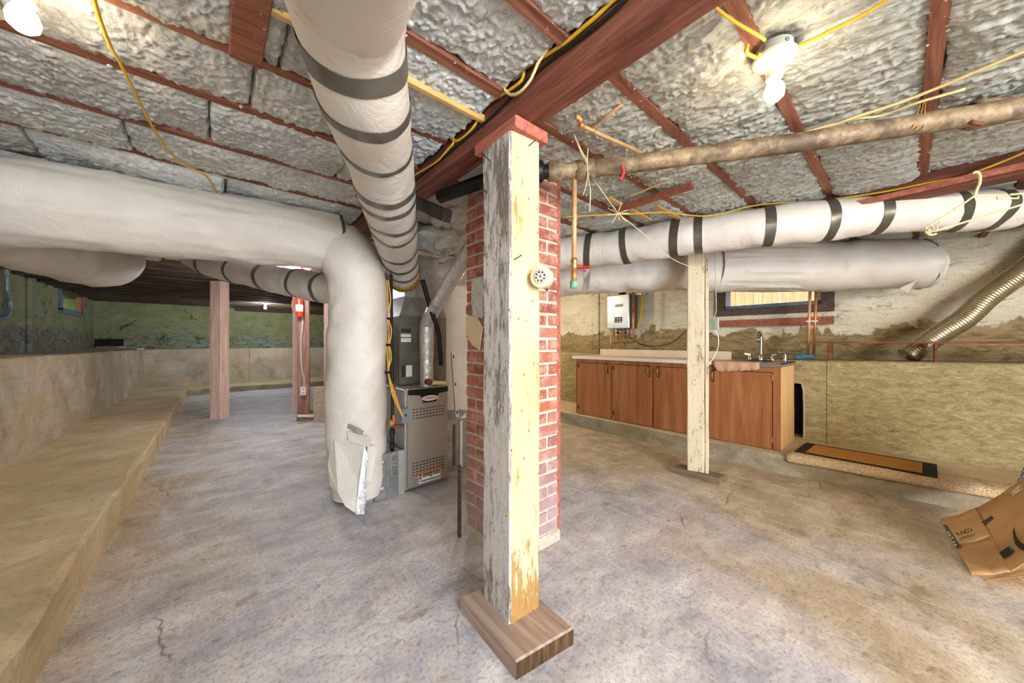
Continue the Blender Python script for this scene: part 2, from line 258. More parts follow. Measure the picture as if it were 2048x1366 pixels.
# ---------------------------------------------------------------- mesh builder
class MB:
    def __init__(s): s.v=[]; s.f=[]
    def add(s,vs,fs):
        b=len(s.v); s.v.extend([tuple(map(float,v)) for v in vs]); s.f.extend([tuple(b+i for i in f) for f in fs]); return s
    def hexa(s,p):   # 8 points: bottom 4 ccw, top 4
        return s.add(p,[(3,2,1,0),(4,5,6,7),(0,1,5,4),(1,2,6,5),(2,3,7,6),(3,0,4,7)])
    def box(s,x0,x1,y0,y1,z0,z1):
        return s.hexa([(x0,y0,z0),(x1,y0,z0),(x1,y1,z0),(x0,y1,z0),(x0,y0,z1),(x1,y0,z1),(x1,y1,z1),(x0,y1,z1)])
    def bbox(s,x0,x1,y0,y1,z0,z1,b=0.004):   # chamfered box
        xs=(x0,x1);ys=(y0,y1);zs=(z0,z1); V=[];idx={}
        for i in (0,1):
            for j in (0,1):
                for k in (0,1):
                    sx=b if i==0 else -b; sy=b if j==0 else -b; sz=b if k==0 else -b
                    for ax,q in (('x',(xs[i],ys[j]+sy,zs[k]+sz)),('y',(xs[i]+sx,ys[j],zs[k]+sz)),('z',(xs[i]+sx,ys[j]+sy,zs[k]))):
                        idx[(i,j,k,ax)]=len(V); V.append(q)
        I=lambda i,j,k,a: idx[(i,j,k,a)]
        Fc=[(I(0,0,0,'x'),I(0,0,1,'x'),I(0,1,1,'x'),I(0,1,0,'x')),(I(1,0,0,'x'),I(1,1,0,'x'),I(1,1,1,'x'),I(1,0,1,'x')),
            (I(0,0,0,'y'),I(1,0,0,'y'),I(1,0,1,'y'),I(0,0,1,'y')),(I(0,1,0,'y'),I(0,1,1,'y'),I(1,1,1,'y'),I(1,1,0,'y')),
            (I(0,0,0,'z'),I(0,1,0,'z'),I(1,1,0,'z'),I(1,0,0,'z')),(I(0,0,1,'z'),I(1,0,1,'z'),I(1,1,1,'z'),I(0,1,1,'z'))]
        for j in (0,1):
            for k in (0,1): Fc.append((I(0,j,k,'y'),I(1,j,k,'y'),I(1,j,k,'z'),I(0,j,k,'z')))
        for i in (0,1):
            for k in (0,1): Fc.append((I(i,0,k,'x'),I(i,1,k,'x'),I(i,1,k,'z'),I(i,0,k,'z')))
        for i in (0,1):
            for j in (0,1): Fc.append((I(i,j,0,'x'),I(i,j,1,'x'),I(i,j,1,'y'),I(i,j,0,'y')))
        for i in (0,1):
            for j in (0,1):
                for k in (0,1): Fc.append((I(i,j,k,'x'),I(i,j,k,'y'),I(i,j,k,'z')))
        return s.add(V,Fc)
    def bar(s,a,b,w,h,up=(0,0,1)):    # rectangular bar between points, w sideways, h along up
        a=Vector(a);b=Vector(b);d=(b-a).normalized();u=Vector(up); sd=d.cross(u).normalized(); u=sd.cross(d).normalized()
        P=[]
        for q in (a,b):
            for i,j in ((-1,-1),(1,-1),(1,1),(-1,1)): P.append(q+sd*(i*w/2)+u*(j*h/2))
        return s.add(P,[(3,2,1,0),(4,5,6,7),(0,1,5,4),(1,2,6,5),(2,3,7,6),(3,0,4,7)])
    def grid(s,P,closev=False):       # P (m,n,3)
        m,n=P.shape[:2]; fs=[]
        for i in range(m-1):
            for j in range(n if closev else n-1):
                k=(j+1)%n; fs.append((i*n+j,i*n+k,(i+1)*n+k,(i+1)*n+j))
        return s.add(P.reshape(-1,3),fs)
    def tube(s,path,r,n=10,caps=True,ds=None,smooth=True,disp=None):
        P,R=sweep(path,r,n,ds,smooth,disp); m=P.shape[0]; b=len(s.v); s.grid(P,True)
        if caps:
            s.f.append(tuple(b+i for i in range(n-1,-1,-1))); s.f.append(tuple(b+(m-1)*n+i for i in range(n)))
        return s
    def cyl(s,a,b,r,n=16,r2=None,caps=True):
        return s.tube([a,b],[r,r if r2 is None else r2],n,caps,smooth=False)
    def lathe(s,prof,n=24,c=(0,0,0),axis=(0,0,1)):
        ax=Vector(axis).normalized(); q=Vector((0,0,1)).rotation_difference(ax); P=np.zeros((len(prof),n,3))
        for i,(r,z) in enumerate(prof):
            for j in range(n):
                th=2*PI*j/n; P[i,j]=Vector(c)+q@Vector((r*math.cos(th),r*math.sin(th),z))
        return s.grid(P,True)
    def poly_prism(s,pts,off):       # pts: 3D polygon, off: thickness vector
        n=len(pts); off=np.array(off,float); A=[np.array(p,float) for p in pts]
        return s.add(A+[p+off for p in A],[tuple(range(n-1,-1,-1)),tuple(range(n,2*n))]+[(i,(i+1)%n,n+(i+1)%n,n+i) for i in range(n)])
def resample(path,ds,smooth=True):
    P=np.array(path,float)
    if smooth and len(P)>2:
        E=np.vstack([2*P[0]-P[1],P,2*P[-1]-P[-2]]); out=[]
        for i in range(1,len(E)-2):
            L=np.linalg.norm(E[i+1]-E[i]); k=max(2,int(L/ds)) if ds else 6
            for t in np.arange(k)/k:
                out.append(0.5*((2*E[i])+(-E[i-1]+E[i+1])*t+(2*E[i-1]-5*E[i]+4*E[i+1]-E[i+2])*t*t+(-E[i-1]+3*E[i]-3*E[i+1]+E[i+2])*t**3))
        out.append(P[-1]); return np.array(out)
    if ds:
        out=[]
        for i in range(len(P)-1):
            k=max(1,int(np.linalg.norm(P[i+1]-P[i])/ds))
            for t in np.arange(k)/k: out.append(P[i]*(1-t)+P[i+1]*t)
        out.append(P[-1]); return np.array(out)
    return P
def sweep(path,r,n=12,ds=None,smooth=True,disp=None):
    P0=np.array(path,float)
    if np.ndim(r): Q=resample(np.hstack([P0,np.array(r,float)[:,None]]),ds,smooth); C=Q[:,:3]; R=Q[:,3]
    else: C=resample(P0,ds,smooth); R=np.full(len(C),float(r))
    m=len(C); T=np.gradient(C,axis=0); T/=np.linalg.norm(T,axis=1)[:,None]+1e-12
    up=np.array([0,0,1.0]);  up=np.array([0,1.0,0]) if abs(T[0]@up)>0.9 else up
    N=np.cross(T[0],up); N/=np.linalg.norm(N); out=np.zeros((m,n,3)); th=2*PI*np.arange(n)/n; s=np.concatenate([[0],np.cumsum(np.linalg.norm(np.diff(C,axis=0),axis=1))])
    for i in range(m):
        N=N-T[i]*(N@T[i]); N/=np.linalg.norm(N); B=np.cross(T[i],N)
        rr=np.full(n,R[i])
        if disp is not None: rr=rr+disp(s[i],th,s[-1])
        out[i]=C[i]+rr[:,None]*(np.cos(th)[:,None]*N+np.sin(th)[:,None]*B)
    return out,R
ORG={}
def base_name(n): return n
def root(name,loc,label=None,cat=None,group=None,kind=None):
    o=bpy.data.objects.new(name,None); o.empty_display_size=0.1; o.location=tuple(map(float,loc)); col.objects.link(o); ORG[o]=np.array(loc,float)
    tag(o,label,cat,group,kind); return o
def tag(o,label=None,cat=None,group=None,kind=None):
    if label: o['label']=label
    if cat: o['category']=cat
    if group: o['group']=group
    if kind: o['kind']=kind
    return o
def obj(name,mb,mat,parent=None,smooth=False,label=None,cat=None,group=None,kind=None,auto=None):
    V=np.array(mb.v,float); lo=V.min(0); hi=V.max(0); o0=(lo+hi)/2
    if parent is None: o0=np.array([o0[0],o0[1],lo[2]])
    me=bpy.data.meshes.new(name); me.from_pydata((V-o0).tolist(),[],mb.f); me.update()
    mm=MT[mat] if isinstance(mat,str) else mat; me.materials.append(mm)
    if smooth:
        me.polygons.foreach_set('use_smooth',[True]*len(me.polygons))
        if auto: me.set_sharp_from_angle(angle=math.radians(auto))
    o=bpy.data.objects.new(name,me); col.objects.link(o); ORG[o]=o0
    if parent is not None: o.parent=parent; o.location=tuple(o0-ORG[parent])
    else: o.location=tuple(o0)
    tag(o,label,cat,group,kind); return o
def np_obj(name,V,Fq,mat,parent,smooth=True):
    o0=(V.min(0)+V.max(0))/2; me=bpy.data.meshes.new(name); nv=len(V); nf=len(Fq)
    me.vertices.add(nv); me.vertices.foreach_set('co',(V-o0).astype(np.float32).ravel()); me.loops.add(nf*4); me.loops.foreach_set('vertex_index',Fq.astype(np.int32).ravel())
    me.polygons.add(nf); me.polygons.foreach_set('loop_start',np.arange(0,nf*4,4,dtype=np.int32)); me.polygons.foreach_set('loop_total',np.full(nf,4,dtype=np.int32))
    me.update(calc_edges=True); me.polygons.foreach_set('use_smooth',[smooth]*nf); me.materials.append(MT[mat]); me.validate()
    o=bpy.data.objects.new(name,me); col.objects.link(o); o.parent=parent; o.location=tuple(o0-ORG[parent]); ORG[o]=o0; return o
def gridfaces(m,n):
    i=np.arange(m-1)[:,None]; j=np.arange(n-1)[None,:]; a=i*n+j
    return np.stack([a,a+1,a+n+1,a+n],-1).reshape(-1,4)
def text(name,s,size,loc,xdir,ydir,mat,parent,depth=0.0008,align='CENTER'):
    cu=bpy.data.curves.new(name,'FONT'); cu.body=s; cu.size=size; cu.extrude=depth; cu.align_x=align; cu.align_y='CENTER'
    t=bpy.data.objects.new(name+'_t',cu); me=bpy.data.meshes.new_from_object(t); bpy.data.objects.remove(t)
    X=np.array(xdir,float);X/=np.linalg.norm(X); Yv=np.array(ydir,float);Yv/=np.linalg.norm(Yv); Z=np.cross(X,Yv)
    n=len(me.vertices); V=np.zeros(n*3); me.vertices.foreach_get('co',V); V=V.reshape(-1,3); V=V[:,:1]*X+V[:,1:2]*Yv+V[:,2:]*Z
    me.vertices.foreach_set('co',V.ravel()); me.materials.clear(); me.materials.append(MT[mat]); me.update()
    o=bpy.data.objects.new(name,me); col.objects.link(o); ORG[o]=np.array(loc,float)
    if parent is not None: o.parent=parent; o.location=tuple(np.array(loc,float)-ORG[parent])
    else: o.location=tuple(map(float,loc))
    return o
exec_order=[]
# ================================================================ STRUCTURE
YB=12.2; XL=-2.1; XR=5.4; YF=-4.2
def plate(x0,x1,y0,y1,z,amp=0.0): return MB().box(x0,x1,y0,y1,z-0.05,z)
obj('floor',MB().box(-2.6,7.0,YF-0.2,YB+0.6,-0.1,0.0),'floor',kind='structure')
def ysweep_slab(xa,xb,ya,yb,z0,ztop,step=0.08,jit=0.006,seed=1,xf=None,lip=0.012):
    """a long slab along y with a slightly ragged cast edge on its inner side; xa fixed side, xb exposed side"""
    ys=np.arange(ya,yb+step,step); P=[]
    for y in ys:
        zt=ztop(y) if callable(ztop) else ztop; sh=xf(y) if xf else 0
        j=jit*2*float(fbm(y*3.1,seed,3,seed)); j2=jit*2*float(fbm(y*3.1,seed+5,3,seed+3)); sg=1 if xb<xa else -1
        P.append([(xa+sh,y,z0),(xa+sh,y,zt),(xb+sh+sg*lip+j,y,zt+j2*0.5),(xb+sh+j2,y,zt-lip+j*0.5),(xb+sh+j*0.6,y,(z0+zt)/2),(xb+sh,y,z0)])
    mb=MB(); mb.grid(np.array(P),True); n=6; m=len(ys); mb.f.append(tuple(range(n))); mb.f.append(tuple((m-1)*n+i for i in range(n-1,-1,-1))); return mb
kh=lambda y: float(np.interp(y,[1.5,2.6,4.5,10.8],[0.24,0.236,0.203,0.125]))
# left wall: retaining wall with ledge in front, green painted wall above and behind
wl=root('wall_left',(XL,5,0),kind='structure')
obj('footing_ledge',ysweep_slab(-1.3,-0.475,YF,YB-0.6,-0.02,kh,seed=3,jit=0.012),'ledge',wl)
ja=[YF,2.2,5.06,7.35,8.9,10.1,11.62]
zt=lambda y: float(np.interp(y,[4,11.6],[1.07,1.015]))
for a,b in zip(ja[:-1],ja[1:]): obj('retaining_wall_panel',ysweep_slab(-2.2,-1.26,a+0.002,b-0.002,0.0,zt,seed=int(a*7)+9,jit=0.007,step=(b-a-0.004)/max(4,int((b-a)/0.1))*0.999),'retaining',wl)
def wall_hole_x(x0,x1,ya,yb,z0,z1,hy0,hy1,hz0,hz1,f=lambda y:0):
    L=[]
    for (a,b,c,d) in ((ya,hy0,z0,z1),(hy1,yb,z0,z1),(hy0,hy1,z0,hz0),(hy0,hy1,hz1,z1)):
        if b-a>0.001 and d-c>0.001: L.append((a,b,c,d))
    mb=MB()
    for a,b,c,d in L: mb.hexa([(x0+f(a),a,c),(x1+f(a),a,c),(x1+f(b),b,c),(x0+f(b),b,c),(x0+f(a),a,d),(x1+f(a),a,d),(x1+f(b),b,d),(x0+f(b),b,d)])
    return mb
wa=onX(118,586,XL); wb=onX(160,629,XL); wy0,wy1=wa[1],wb[1]; wz1=onX(118,578,XL)[2]; wz0=onX(160,629,XL)[2]
obj('painted_wall',wall_hole_x(XL-0.06,XL,YF,YB+0.3,0.9,2.42,wy0,wy1,wz0,wz1),'wall_left',wl)
pil=onX(52,600,XL)[1]; pil2=onX(63,600,XL)[1]; obj('wall_pilaster',MB().bbox(XL,XL+0.05,pil,pil2,1.0,2.2,0.01),'wall_left',wl)
# far wall
wbk=root('wall_back',(1.5,YB,0),kind='structure')
mb=MB()
xs=np.arange(-0.47,5.3,0.1); P=[]
for x in xs:
    j=0.03*float(fbm(x*2,4,3,6)); yb=10.35+j+0.12*math.sin(x*1.3+0.5); P.append([(x,YB-0.6,-0.02),(x,YB-0.6,0.135),(x,yb+0.012,0.13+j*0.2),(x,yb,0.118),(x,yb,-0.02)])
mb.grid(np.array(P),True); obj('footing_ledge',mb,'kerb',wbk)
for i,(a,b) in enumerate(((-2.2,0.7),(0.7,2.6),(2.6,5.6))): obj('retaining_wall_panel',MB().bbox(a+0.002,b-0.002,YB-0.6,YB+0.2,0,1.015,0.008),'retaining',wbk)
obj('painted_wall',MB().box(-2.6,6.4,YB,YB+0.3,0.9,2.42),'wall_back',wbk)
c=onY(215,690,YB-0.02); obj('dark_patch',MB().bbox(XL+0.02,c[0]+0.25,YB-0.035,YB,1.0,1.26,0.01),'soot',wbk)  # near-black raised patch in the corner above the ledge
# right wall
wr=root('wall_right',(XR,3,0),kind='structure'); BX=4.6
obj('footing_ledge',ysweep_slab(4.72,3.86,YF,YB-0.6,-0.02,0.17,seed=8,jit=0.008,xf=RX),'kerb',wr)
y1=onR(1653,800,BX)[1]; yh0=onR(1606,800,BX)[1]; yh1=yh0+0.16
jr=[YF,y1-0.004,0.75,YB-0.6]
def rpanel(a,b,seed):
    ys=np.linspace(a,b,max(3,int((b-a)/0.15))); P=[]
    for y in ys:
        j=0.006*float(fbm(y*4,seed,3,seed)); zt=1.005+0.016*max(0,(0.75-y)); P.append([(5.0+RX(y),y,0),(5.0+RX(y),y,zt),(BX+RX(y)+0.014,y,zt+j),(BX+RX(y)+j,y,zt-0.012),(BX+RX(y),y,0)])
    mb=MB(); mb.grid(np.array(P),True); mb.f.append(tuple(range(5))); mb.f.append(tuple((len(ys)-1)*5+i for i in (4,3,2,1,0))); return mb
obj('retaining_wall_panel',rpanel(YF,y1-0.003,2),'retaining_right',wr)
pn=obj('retaining_wall_panel',rpanel(y1+0.001,yh0,3),'retaining_right',wr)
mb=MB()                                             # panel with the broken opening beside the cabinet
for a,b,c,d in ((yh0,yh1,0,0.2),(yh0,yh1,0.76,1.0)): mb.hexa([(BX+RX(a),a,c),(5.0+RX(a),a,c),(5.0+RX(b),b,c),(BX+RX(b),b,c),(BX+RX(a),a,d),(5.0+RX(a),a,d),(5.0+RX(b),b,d),(BX+RX(b),b,d)])
obj('retaining_wall_panel',mb,'retaining_right',wr)
obj('retaining_wall_panel',rpanel(yh1,YB-0.6,4),'retaining_right',wr)
mb=MB().tube([(BX+RX(yh0),yh0-0.004,0.2),(BX+RX(yh0)-0.004,yh0-0.006,0.45),(BX+RX(yh0),yh0,0.72),(BX+RX(yh0),yh0+0.04,0.77),(BX+RX(yh1),yh1,0.77)],0.009,6,ds=0.03,disp=lambda s,t,L:0.004*np.sin(s*200+t))
obj('opening_edge',mb,'retaining',wr,True); obj('cavity_back',MB().box(BX+.17,BX+.2,yh0-.1,yh1+.1,.15,.85),'soot',wr)  # near-black plate behind the hole paints in its darkness
ra=onR(1440,640,XR); rb=onR(1655,640,XR); hz0=onR(1540,622,XR)[2]; hz1=2.06
obj('painted_wall',wall_hole_x(XR,XR+0.3,YF,YB+0.3,0.9,2.42,rb[1],ra[1],hz0,hz1,RX),'wall_right',wr)
cp=onR(1205,600,XR); obj('wall_pilaster',MB().bbox(XR-0.03,XR,onR(1199,600,XR)[1],onR(1188,600,XR)[1],0.9,2.2,0.008),'wall_right',wr)
# wall behind the camera, with an opening added to go with the cool fill panel
wf=root('wall_front',(1,YF,0),kind='structure')
obj('painted_wall',MB().box(-2.6,-2.0,YF-0.3,YF,0,2.42).box(1.3,7,YF-0.3,YF,0,2.42).box(-2.0,1.3,YF-0.3,YF,2.3,2.42),'retaining',wf)
# ---------------------------------------------------------------- ceiling
ce=root('ceiling',(1.5,4,2.4),kind='structure')
obj('deck',MB().box(-2.45,5.75,YF-0.2,YB+0.35,2.42,2.5),'dark_joist',ce)
JZ=2.2; JW=0.042
LJ=[-3.7,-3.3,-2.9,-2.5,-2.1,-1.7,-1.3,-0.9,-0.49,-0.08,0.34,0.745,1.075,1.525,1.865,2.29,2.69,3.10,3.51,3.92,4.33,4.74,5.15,5.56,5.97]
RJ=[-3.7,-3.3,-2.9,-2.5,-2.1,-1.7,-1.3,-0.89,-0.49,-0.07,0.33,0.72,1.10,1.48,1.87,2.27,2.67,3.07,3.47,3.87,4.27,4.67,5.07,5.47,5.97]
for y in LJ: obj('joist',MB().box(-2.3,0.885,y-JW/2,y+JW/2,JZ+random.uniform(-.006,.004),2.42),'joist',ce)
for y in RJ:
    if -1.6<y<5: obj('joist',MB().box(1.03,3.2,y-JW/2,y+JW/2,JZ+random.uniform(-.006,.004),2.42),'joist',ce); obj('joist',MB().box(3.34,6.3,y-JW/2,y+JW/2,JZ+random.uniform(-.006,.004),2.42),'joist',ce)
    else: obj('joist',MB().box(1.03,6.3,y-JW/2,y+JW/2,JZ,2.42),'joist',ce)
y=6.4
while y<YB: obj('joist',MB().box(-2.4,6.4,y-JW/2,y+JW/2,2.13+random.uniform(-.01,.01),2.42),'dark_joist',ce); y+=0.41
obj('joist',MB().bar((0.45,YB-0.1,2.11),(5.4,YB-0.1,2.11),0.2,0.12),'dark_joist',ce)
def batt(x0,x1,ya,yb,seed,sag,mat,res,over=0.009,rough=0.010,streak=False):
    m=max(6,int((x1-x0)/res)); wd=yb-ya; n=max(12,int((wd+0.1)/res))
    x=np.linspace(x0,x1,m)[:,None]; q=np.linspace(-1,1,n)[None,:]
    edge=over*(0.6+2.4*fbm(x*5,seed,4,seed)); edge2=over*(0.6+2.4*fbm(x*5,seed+9,4,seed+4))
    half=np.where(q<0,wd/2+edge,wd/2+edge2); mid=(ya+yb)/2
    yy=mid+half*np.sign(q)*np.minimum(1,np.abs(q)*1.06); X=np.broadcast_to(x,yy.shape)
    prof=np.clip(1-np.abs(q)**3.0,0,1)**0.55
    xe=np.minimum(x-x0,x1-x)/0.022; pe=np.clip(xe,0,1); pe=np.sqrt(np.clip(1-(1-pe)**2,0,1))
    lo=0.5+0.9*fbm(X*1.6,yy*1.1,3,seed+1)
    z=JZ+0.022-(sag*(0.55+lo))*prof*pe - 0.0
    if streak: d=rough*1.0*np.abs(fbm(X*16+yy*2.0+0.8*fbm(X*4,yy*4,2,seed),yy*2.6,4,seed+2))*1.7+rough*0.7*fbm(X*55,yy*16,3,seed+3)
    else: d=rough*0.7*fbm(X*9,yy*5,4,seed+2)+rough*0.6*np.abs(fbm(X*45,yy*26,3,seed+3))*1.6
    z=z-d-0.6*rough*fbm(X*75,yy*75,2,seed+5)
    z=z+np.where(np.abs(q)>0.965,0.14,0)+np.where(xe<0.001,0.03,0)
    X2=X+rough*0.6*fbm(X*30,yy*30,2,seed+7); Y2=yy+rough*0.9*fbm(X*26,yy*26,2,seed+8)
    V=np.stack([X2,Y2,z],-1).reshape(-1,3); F4=gridfaces(m,n)[:,::-1]
    np_obj('insulation_batt',V,F4,mat,ce)
sd=100
for a,b in zip(LJ[:-1],LJ[1:]):
    if b<-1.3: continue
    near=-0.2<a<2.6; cuts=[-2.1]; 
    while cuts[-1]<0.88: cuts.append(min(0.88,cuts[-1]+random.uniform(0.55,1.25)))
    if cuts[-1]-cuts[-2]<0.25: cuts.pop(-2)
    for x0,x1 in zip(cuts[:-1],cuts[1:]):
        sd+=3
        if b<0.0 and x1<-0.3: continue
        batt(x0,x1,a+JW/2,b-JW/2,sd,(0.024 if a<1 else 0.042)*random.uniform(0.5,1.35),'insulation_left',0.0065 if near else (0.010 if a<4 else 0.02),0.012,0.017)
for a,b in zip(RJ[:-1],RJ[1:]):
    if b<-1.3: continue
    for (xa,xb) in ((1.035,3.2),(3.34,5.38)):
        cuts=[xa]
        while cuts[-1]<xb: cuts.append(min(xb,cuts[-1]+random.uniform(0.9,1.5)))
        if cuts[-1]-cuts[-2]<0.3: cuts.pop(-2)
        for x0,x1 in zip(cuts[:-1],cuts[1:]):
            sd+=3; near=(xa<2 and -0.9<a<1.3)
            batt(x0,x1,a+JW/2,b-JW/2,sd,0.026*random.uniform(0.5,1.3),'insulation_right',0.0065 if near else (0.014 if a<2.5 else 0.022),0.009,0.016,True)
tb=MB()
def tuft(x,y,z,r,sd_):
    n=7;P=[]
    for i in range(6):
        ph=PI*i/5; rr=r*math.sin(ph)*(1+.0); P.append([(x+rr*math.cos(2*PI*j/n)*(1+.7*rng.uniform(-.5,.6)),y+rr*math.sin(2*PI*j/n)*(1+.7*rng.uniform(-.5,.6)),z-r*.9*math.cos(ph)*(1+.3*rng.uniform(-1,1))) for j in range(n)])
    tb.grid(np.array(P),True)
for k in range(260):
    right=rng.rand()<.4; yj=random.choice(RJ[8:17] if right else LJ[8:21]); x=rng.uniform(1.05,3.2) if right else rng.uniform(-1.7,.85)
    tuft(x,yj+rng.choice([-1,1])*rng.uniform(.015,.035),JZ-rng.uniform(.0,.012),rng.uniform(.003,.010) if not right else rng.uniform(.002,.006),k)
for (u,v,t,rx,ry,rz) in ((885,478,3.0,.22,.22,.13),(905,430,2.7,.20,.2,.09),(600,560,5.6,.5,.3,.06),(455,552,6.0,.5,.3,.05),(690,415,2.95,.16,.12,.09)):
    c_=onT(u,v,t); n=44; th=np.linspace(0,2*PI,n)[None,:]; ph=np.linspace(0.02,PI-.02,26)[:,None]
    k=1+.35*fbm(np.cos(th)*2+ph*3+u,np.sin(th)*2+ph,4,u)+.12*fbm(np.cos(th)*9+ph*9,np.sin(th)*9,3,v)
    V=np.stack([c_[0]+rx*k*np.sin(ph)*np.cos(th),c_[1]+ry*k*np.sin(ph)*np.sin(th),c_[2]+rz*k*np.cos(ph)+0*th],-1).reshape(-1,3); np_obj('insulation_batt',V,gridfaces(26,n),'insulation_left',ce)
o=obj('insulation_tufts',tb,'insulation_left',ce,True,kind='stuff')
# girders
bm=MB(); ys=np.arange(YF,6.2,0.07); P=[]
for y in ys:
    j=0.003*float(fbm(y*5,1,3,2)); k=0.003*float(fbm(y*5,8,3,5)); P.append([(0.895+j,y,2.3),(0.893+k,y,2.103+j),(0.898,y,2.096+j),(1.015,y,2.096+k),(1.02+j,y,2.104),(1.02,y,2.3)])
bm.grid(np.array(P),True); bm.f.append(tuple(range(6))); bm.f.append(tuple((len(ys)-1)*6+i for i in range(5,-1,-1)))
gd=obj('girder_beam',bm,'beam',label='dark red main girder running over the flaking painted post by the brick chimney',cat='beam')
b2=MB().bbox(3.2,3.33,YF,1.75,2.085,2.3,0.004)
g2=obj('girder_beam',b2,'beam',label='red girder above the hanger and the white taped duct on the right',cat='beam')
# windows
def window_right():
    o=root('window_1',(XR,(ra[1]+rb[1])/2,hz0),kind='structure')
    y0,y1w=rb[1],ra[1]; R=RX(y0)
    def fr(a,b,c,d,x0,x1,m,n='window_frame'): obj(n,MB().bbox(x0+R*0.6,x1+R*0.6,a,b,c,d,0.006),m,o)
    fr(y0-0.06,y1w+0.06,hz0-0.04,hz0+0.05,XR-0.05,XR+0.12,'window_frame'); fr(y0-0.06,y0+0.05,hz0,hz1,XR-0.045,XR+0.12,'window_frame'); fr(y1w-0.05,y1w+0.06,hz0,hz1,XR-0.045,XR+0.12,'window_frame'); fr(y0,y1w,hz1-0.05,hz1+0.04,XR-0.045,XR+0.12,'window_frame')
    y0+=0.05;y1w-=0.05
    fr(y0,y1w,hz0+0.05,hz0+0.10,XR+0.03,XR+0.08,'blue_frame','sash'); fr(y0,y0+0.06,hz0+0.1,hz1-0.05,XR+0.03,XR+0.08,'white_frame','sash'); fr(y1w-0.06,y1w,hz0+0.1,hz1-0.05,XR+0.03,XR+0.08,'white_frame','sash'); fr(y0,y1w,hz1-0.1,hz1-0.05,XR+0.03,XR+0.08,'white_frame','sash')
    obj('pane',MB().box(XR+0.05+R*0.6,XR+0.056+R*0.6,y0+0.05,y1w-0.05,hz0+0.09,hz1-0.09),'glass',o)
    return o
window_right()
o=root('window_2',(XL,(wy0+wy1)/2,wz0),kind='structure')
for a,b,c,d,m in ((wy0-0.03,wy1+0.03,wz0-0.05,wz0+0.05,'blue_frame'),(wy0-0.03,wy0+0.08,wz0,wz1,'blue_frame'),(wy1-0.07,wy1+0.03,wz0,wz1,'cap_wood'),(wy0,wy1,wz1-0.04,wz1+0.03,'window_frame')):
    obj('window_frame',MB().bbox(XL-0.03,XL+0.03,a,b,c,d,0.006),m,o)
obj('pane',MB().box(XL-0.01,XL-0.004,wy0+0.05,wy1-0.1,wz0+0.03,wz1-0.02),'glass',o)
# outside: board fence beyond the right window, grass bank beyond the left one
ro=root('outdoor_fence',(7.6,1.2,1.0),'orange board fence seen outside through the basement window','fence')
for i in range(46):
    y=-2.2+i*0.145; obj('board',MB().bbox(7.6,7.62,y,y+0.135,1.0,3.2,0.002),'outdoor_fence',ro)
obj('rail',MB().box(7.62,7.66,-2.2,4.5,1.5,1.6),'outdoor_fence',ro)
obj('floor_outside',MB().box(5.75,9,-5,7,0.9,1.0),'kerb',kind='structure')
mb=MB(); xs=np.linspace(-6,XL-0.35,30); ys=np.linspace(4,22,60); X,Y=np.meshgrid(xs,ys,indexing='ij'); Zg=1.75+0.35*(XL-0.35-X)+0.12*fbm(X*2,Y*2,3,3)
mb.grid(np.stack([X,Y,Zg],-1)); obj('grass_bank',mb,'grass_outside',kind='stuff',label='mossy grass bank outside the small left window',cat='grass')
# ================================================================ THINGS
def P2(p):
    p=np.asarray(p,float)-O_; D=p[...,0]*S_+p[...,1]*C_; L=p[...,0]*C_-p[...,1]*S_
    return 1024+F*L/D, 683-F*p[...,2]/D
def mesh_mats(o,mats,fn):
    me=o.data
    for m in mats: me.materials.append(MT[m])
    for p in me.polygons: p.material_index=fn(p.normal,p.center)
def shaft(name,c4,z0,z1,mat,parent,amp=0.004,seed=1,step=0.05,cham=0.008):
    """timber shaft on four ground corners (ccw), slightly worn arrises"""
    c4=[np.array(c[:2],float) for c in c4]; ring=[]
    for i in range(4):
        a,b,c=c4[i-1],c4[i],c4[(i+1)%4]; ring.append((b+(a-b)/np.linalg.norm(a-b)*cham)); ring.append((b+(c-b)/np.linalg.norm(c-b)*cham))
    zs=np.linspace(z0,z1,max(3,int((z1-z0)/step))); P=[]
    for z in zs: P.append([(p[0]+amp*float(fbm(z*4,i*3.3,3,seed)),p[1]+amp*float(fbm(z*4,i*3.3+50,3,seed)),z) for i,p in enumerate(ring)])
    mb=MB().grid(np.array(P),True); mb.f.append(tuple(range(7,-1,-1))); mb.f.append(tuple((len(zs)-1)*8+i for i in range(8)))
    return obj(name,mb,mat,parent)
def slab4(c4,z0,z1,cham=0.006):
    c=[np.array(q[:2],float) for q in c4]; m=sum(c)/4; i4=[q+(m-q)/np.linalg.norm(m-q)*cham*1.4 for q in c]; mb=MB()
    P=[[(q[0],q[1],z0) for q in c],[(q[0],q[1],z1-cham) for q in c],[(q[0],q[1],z1) for q in i4]]
    mb.grid(np.array(P),True); mb.f.append((3,2,1,0)); mb.f.append((8,9,10,11)); return mb
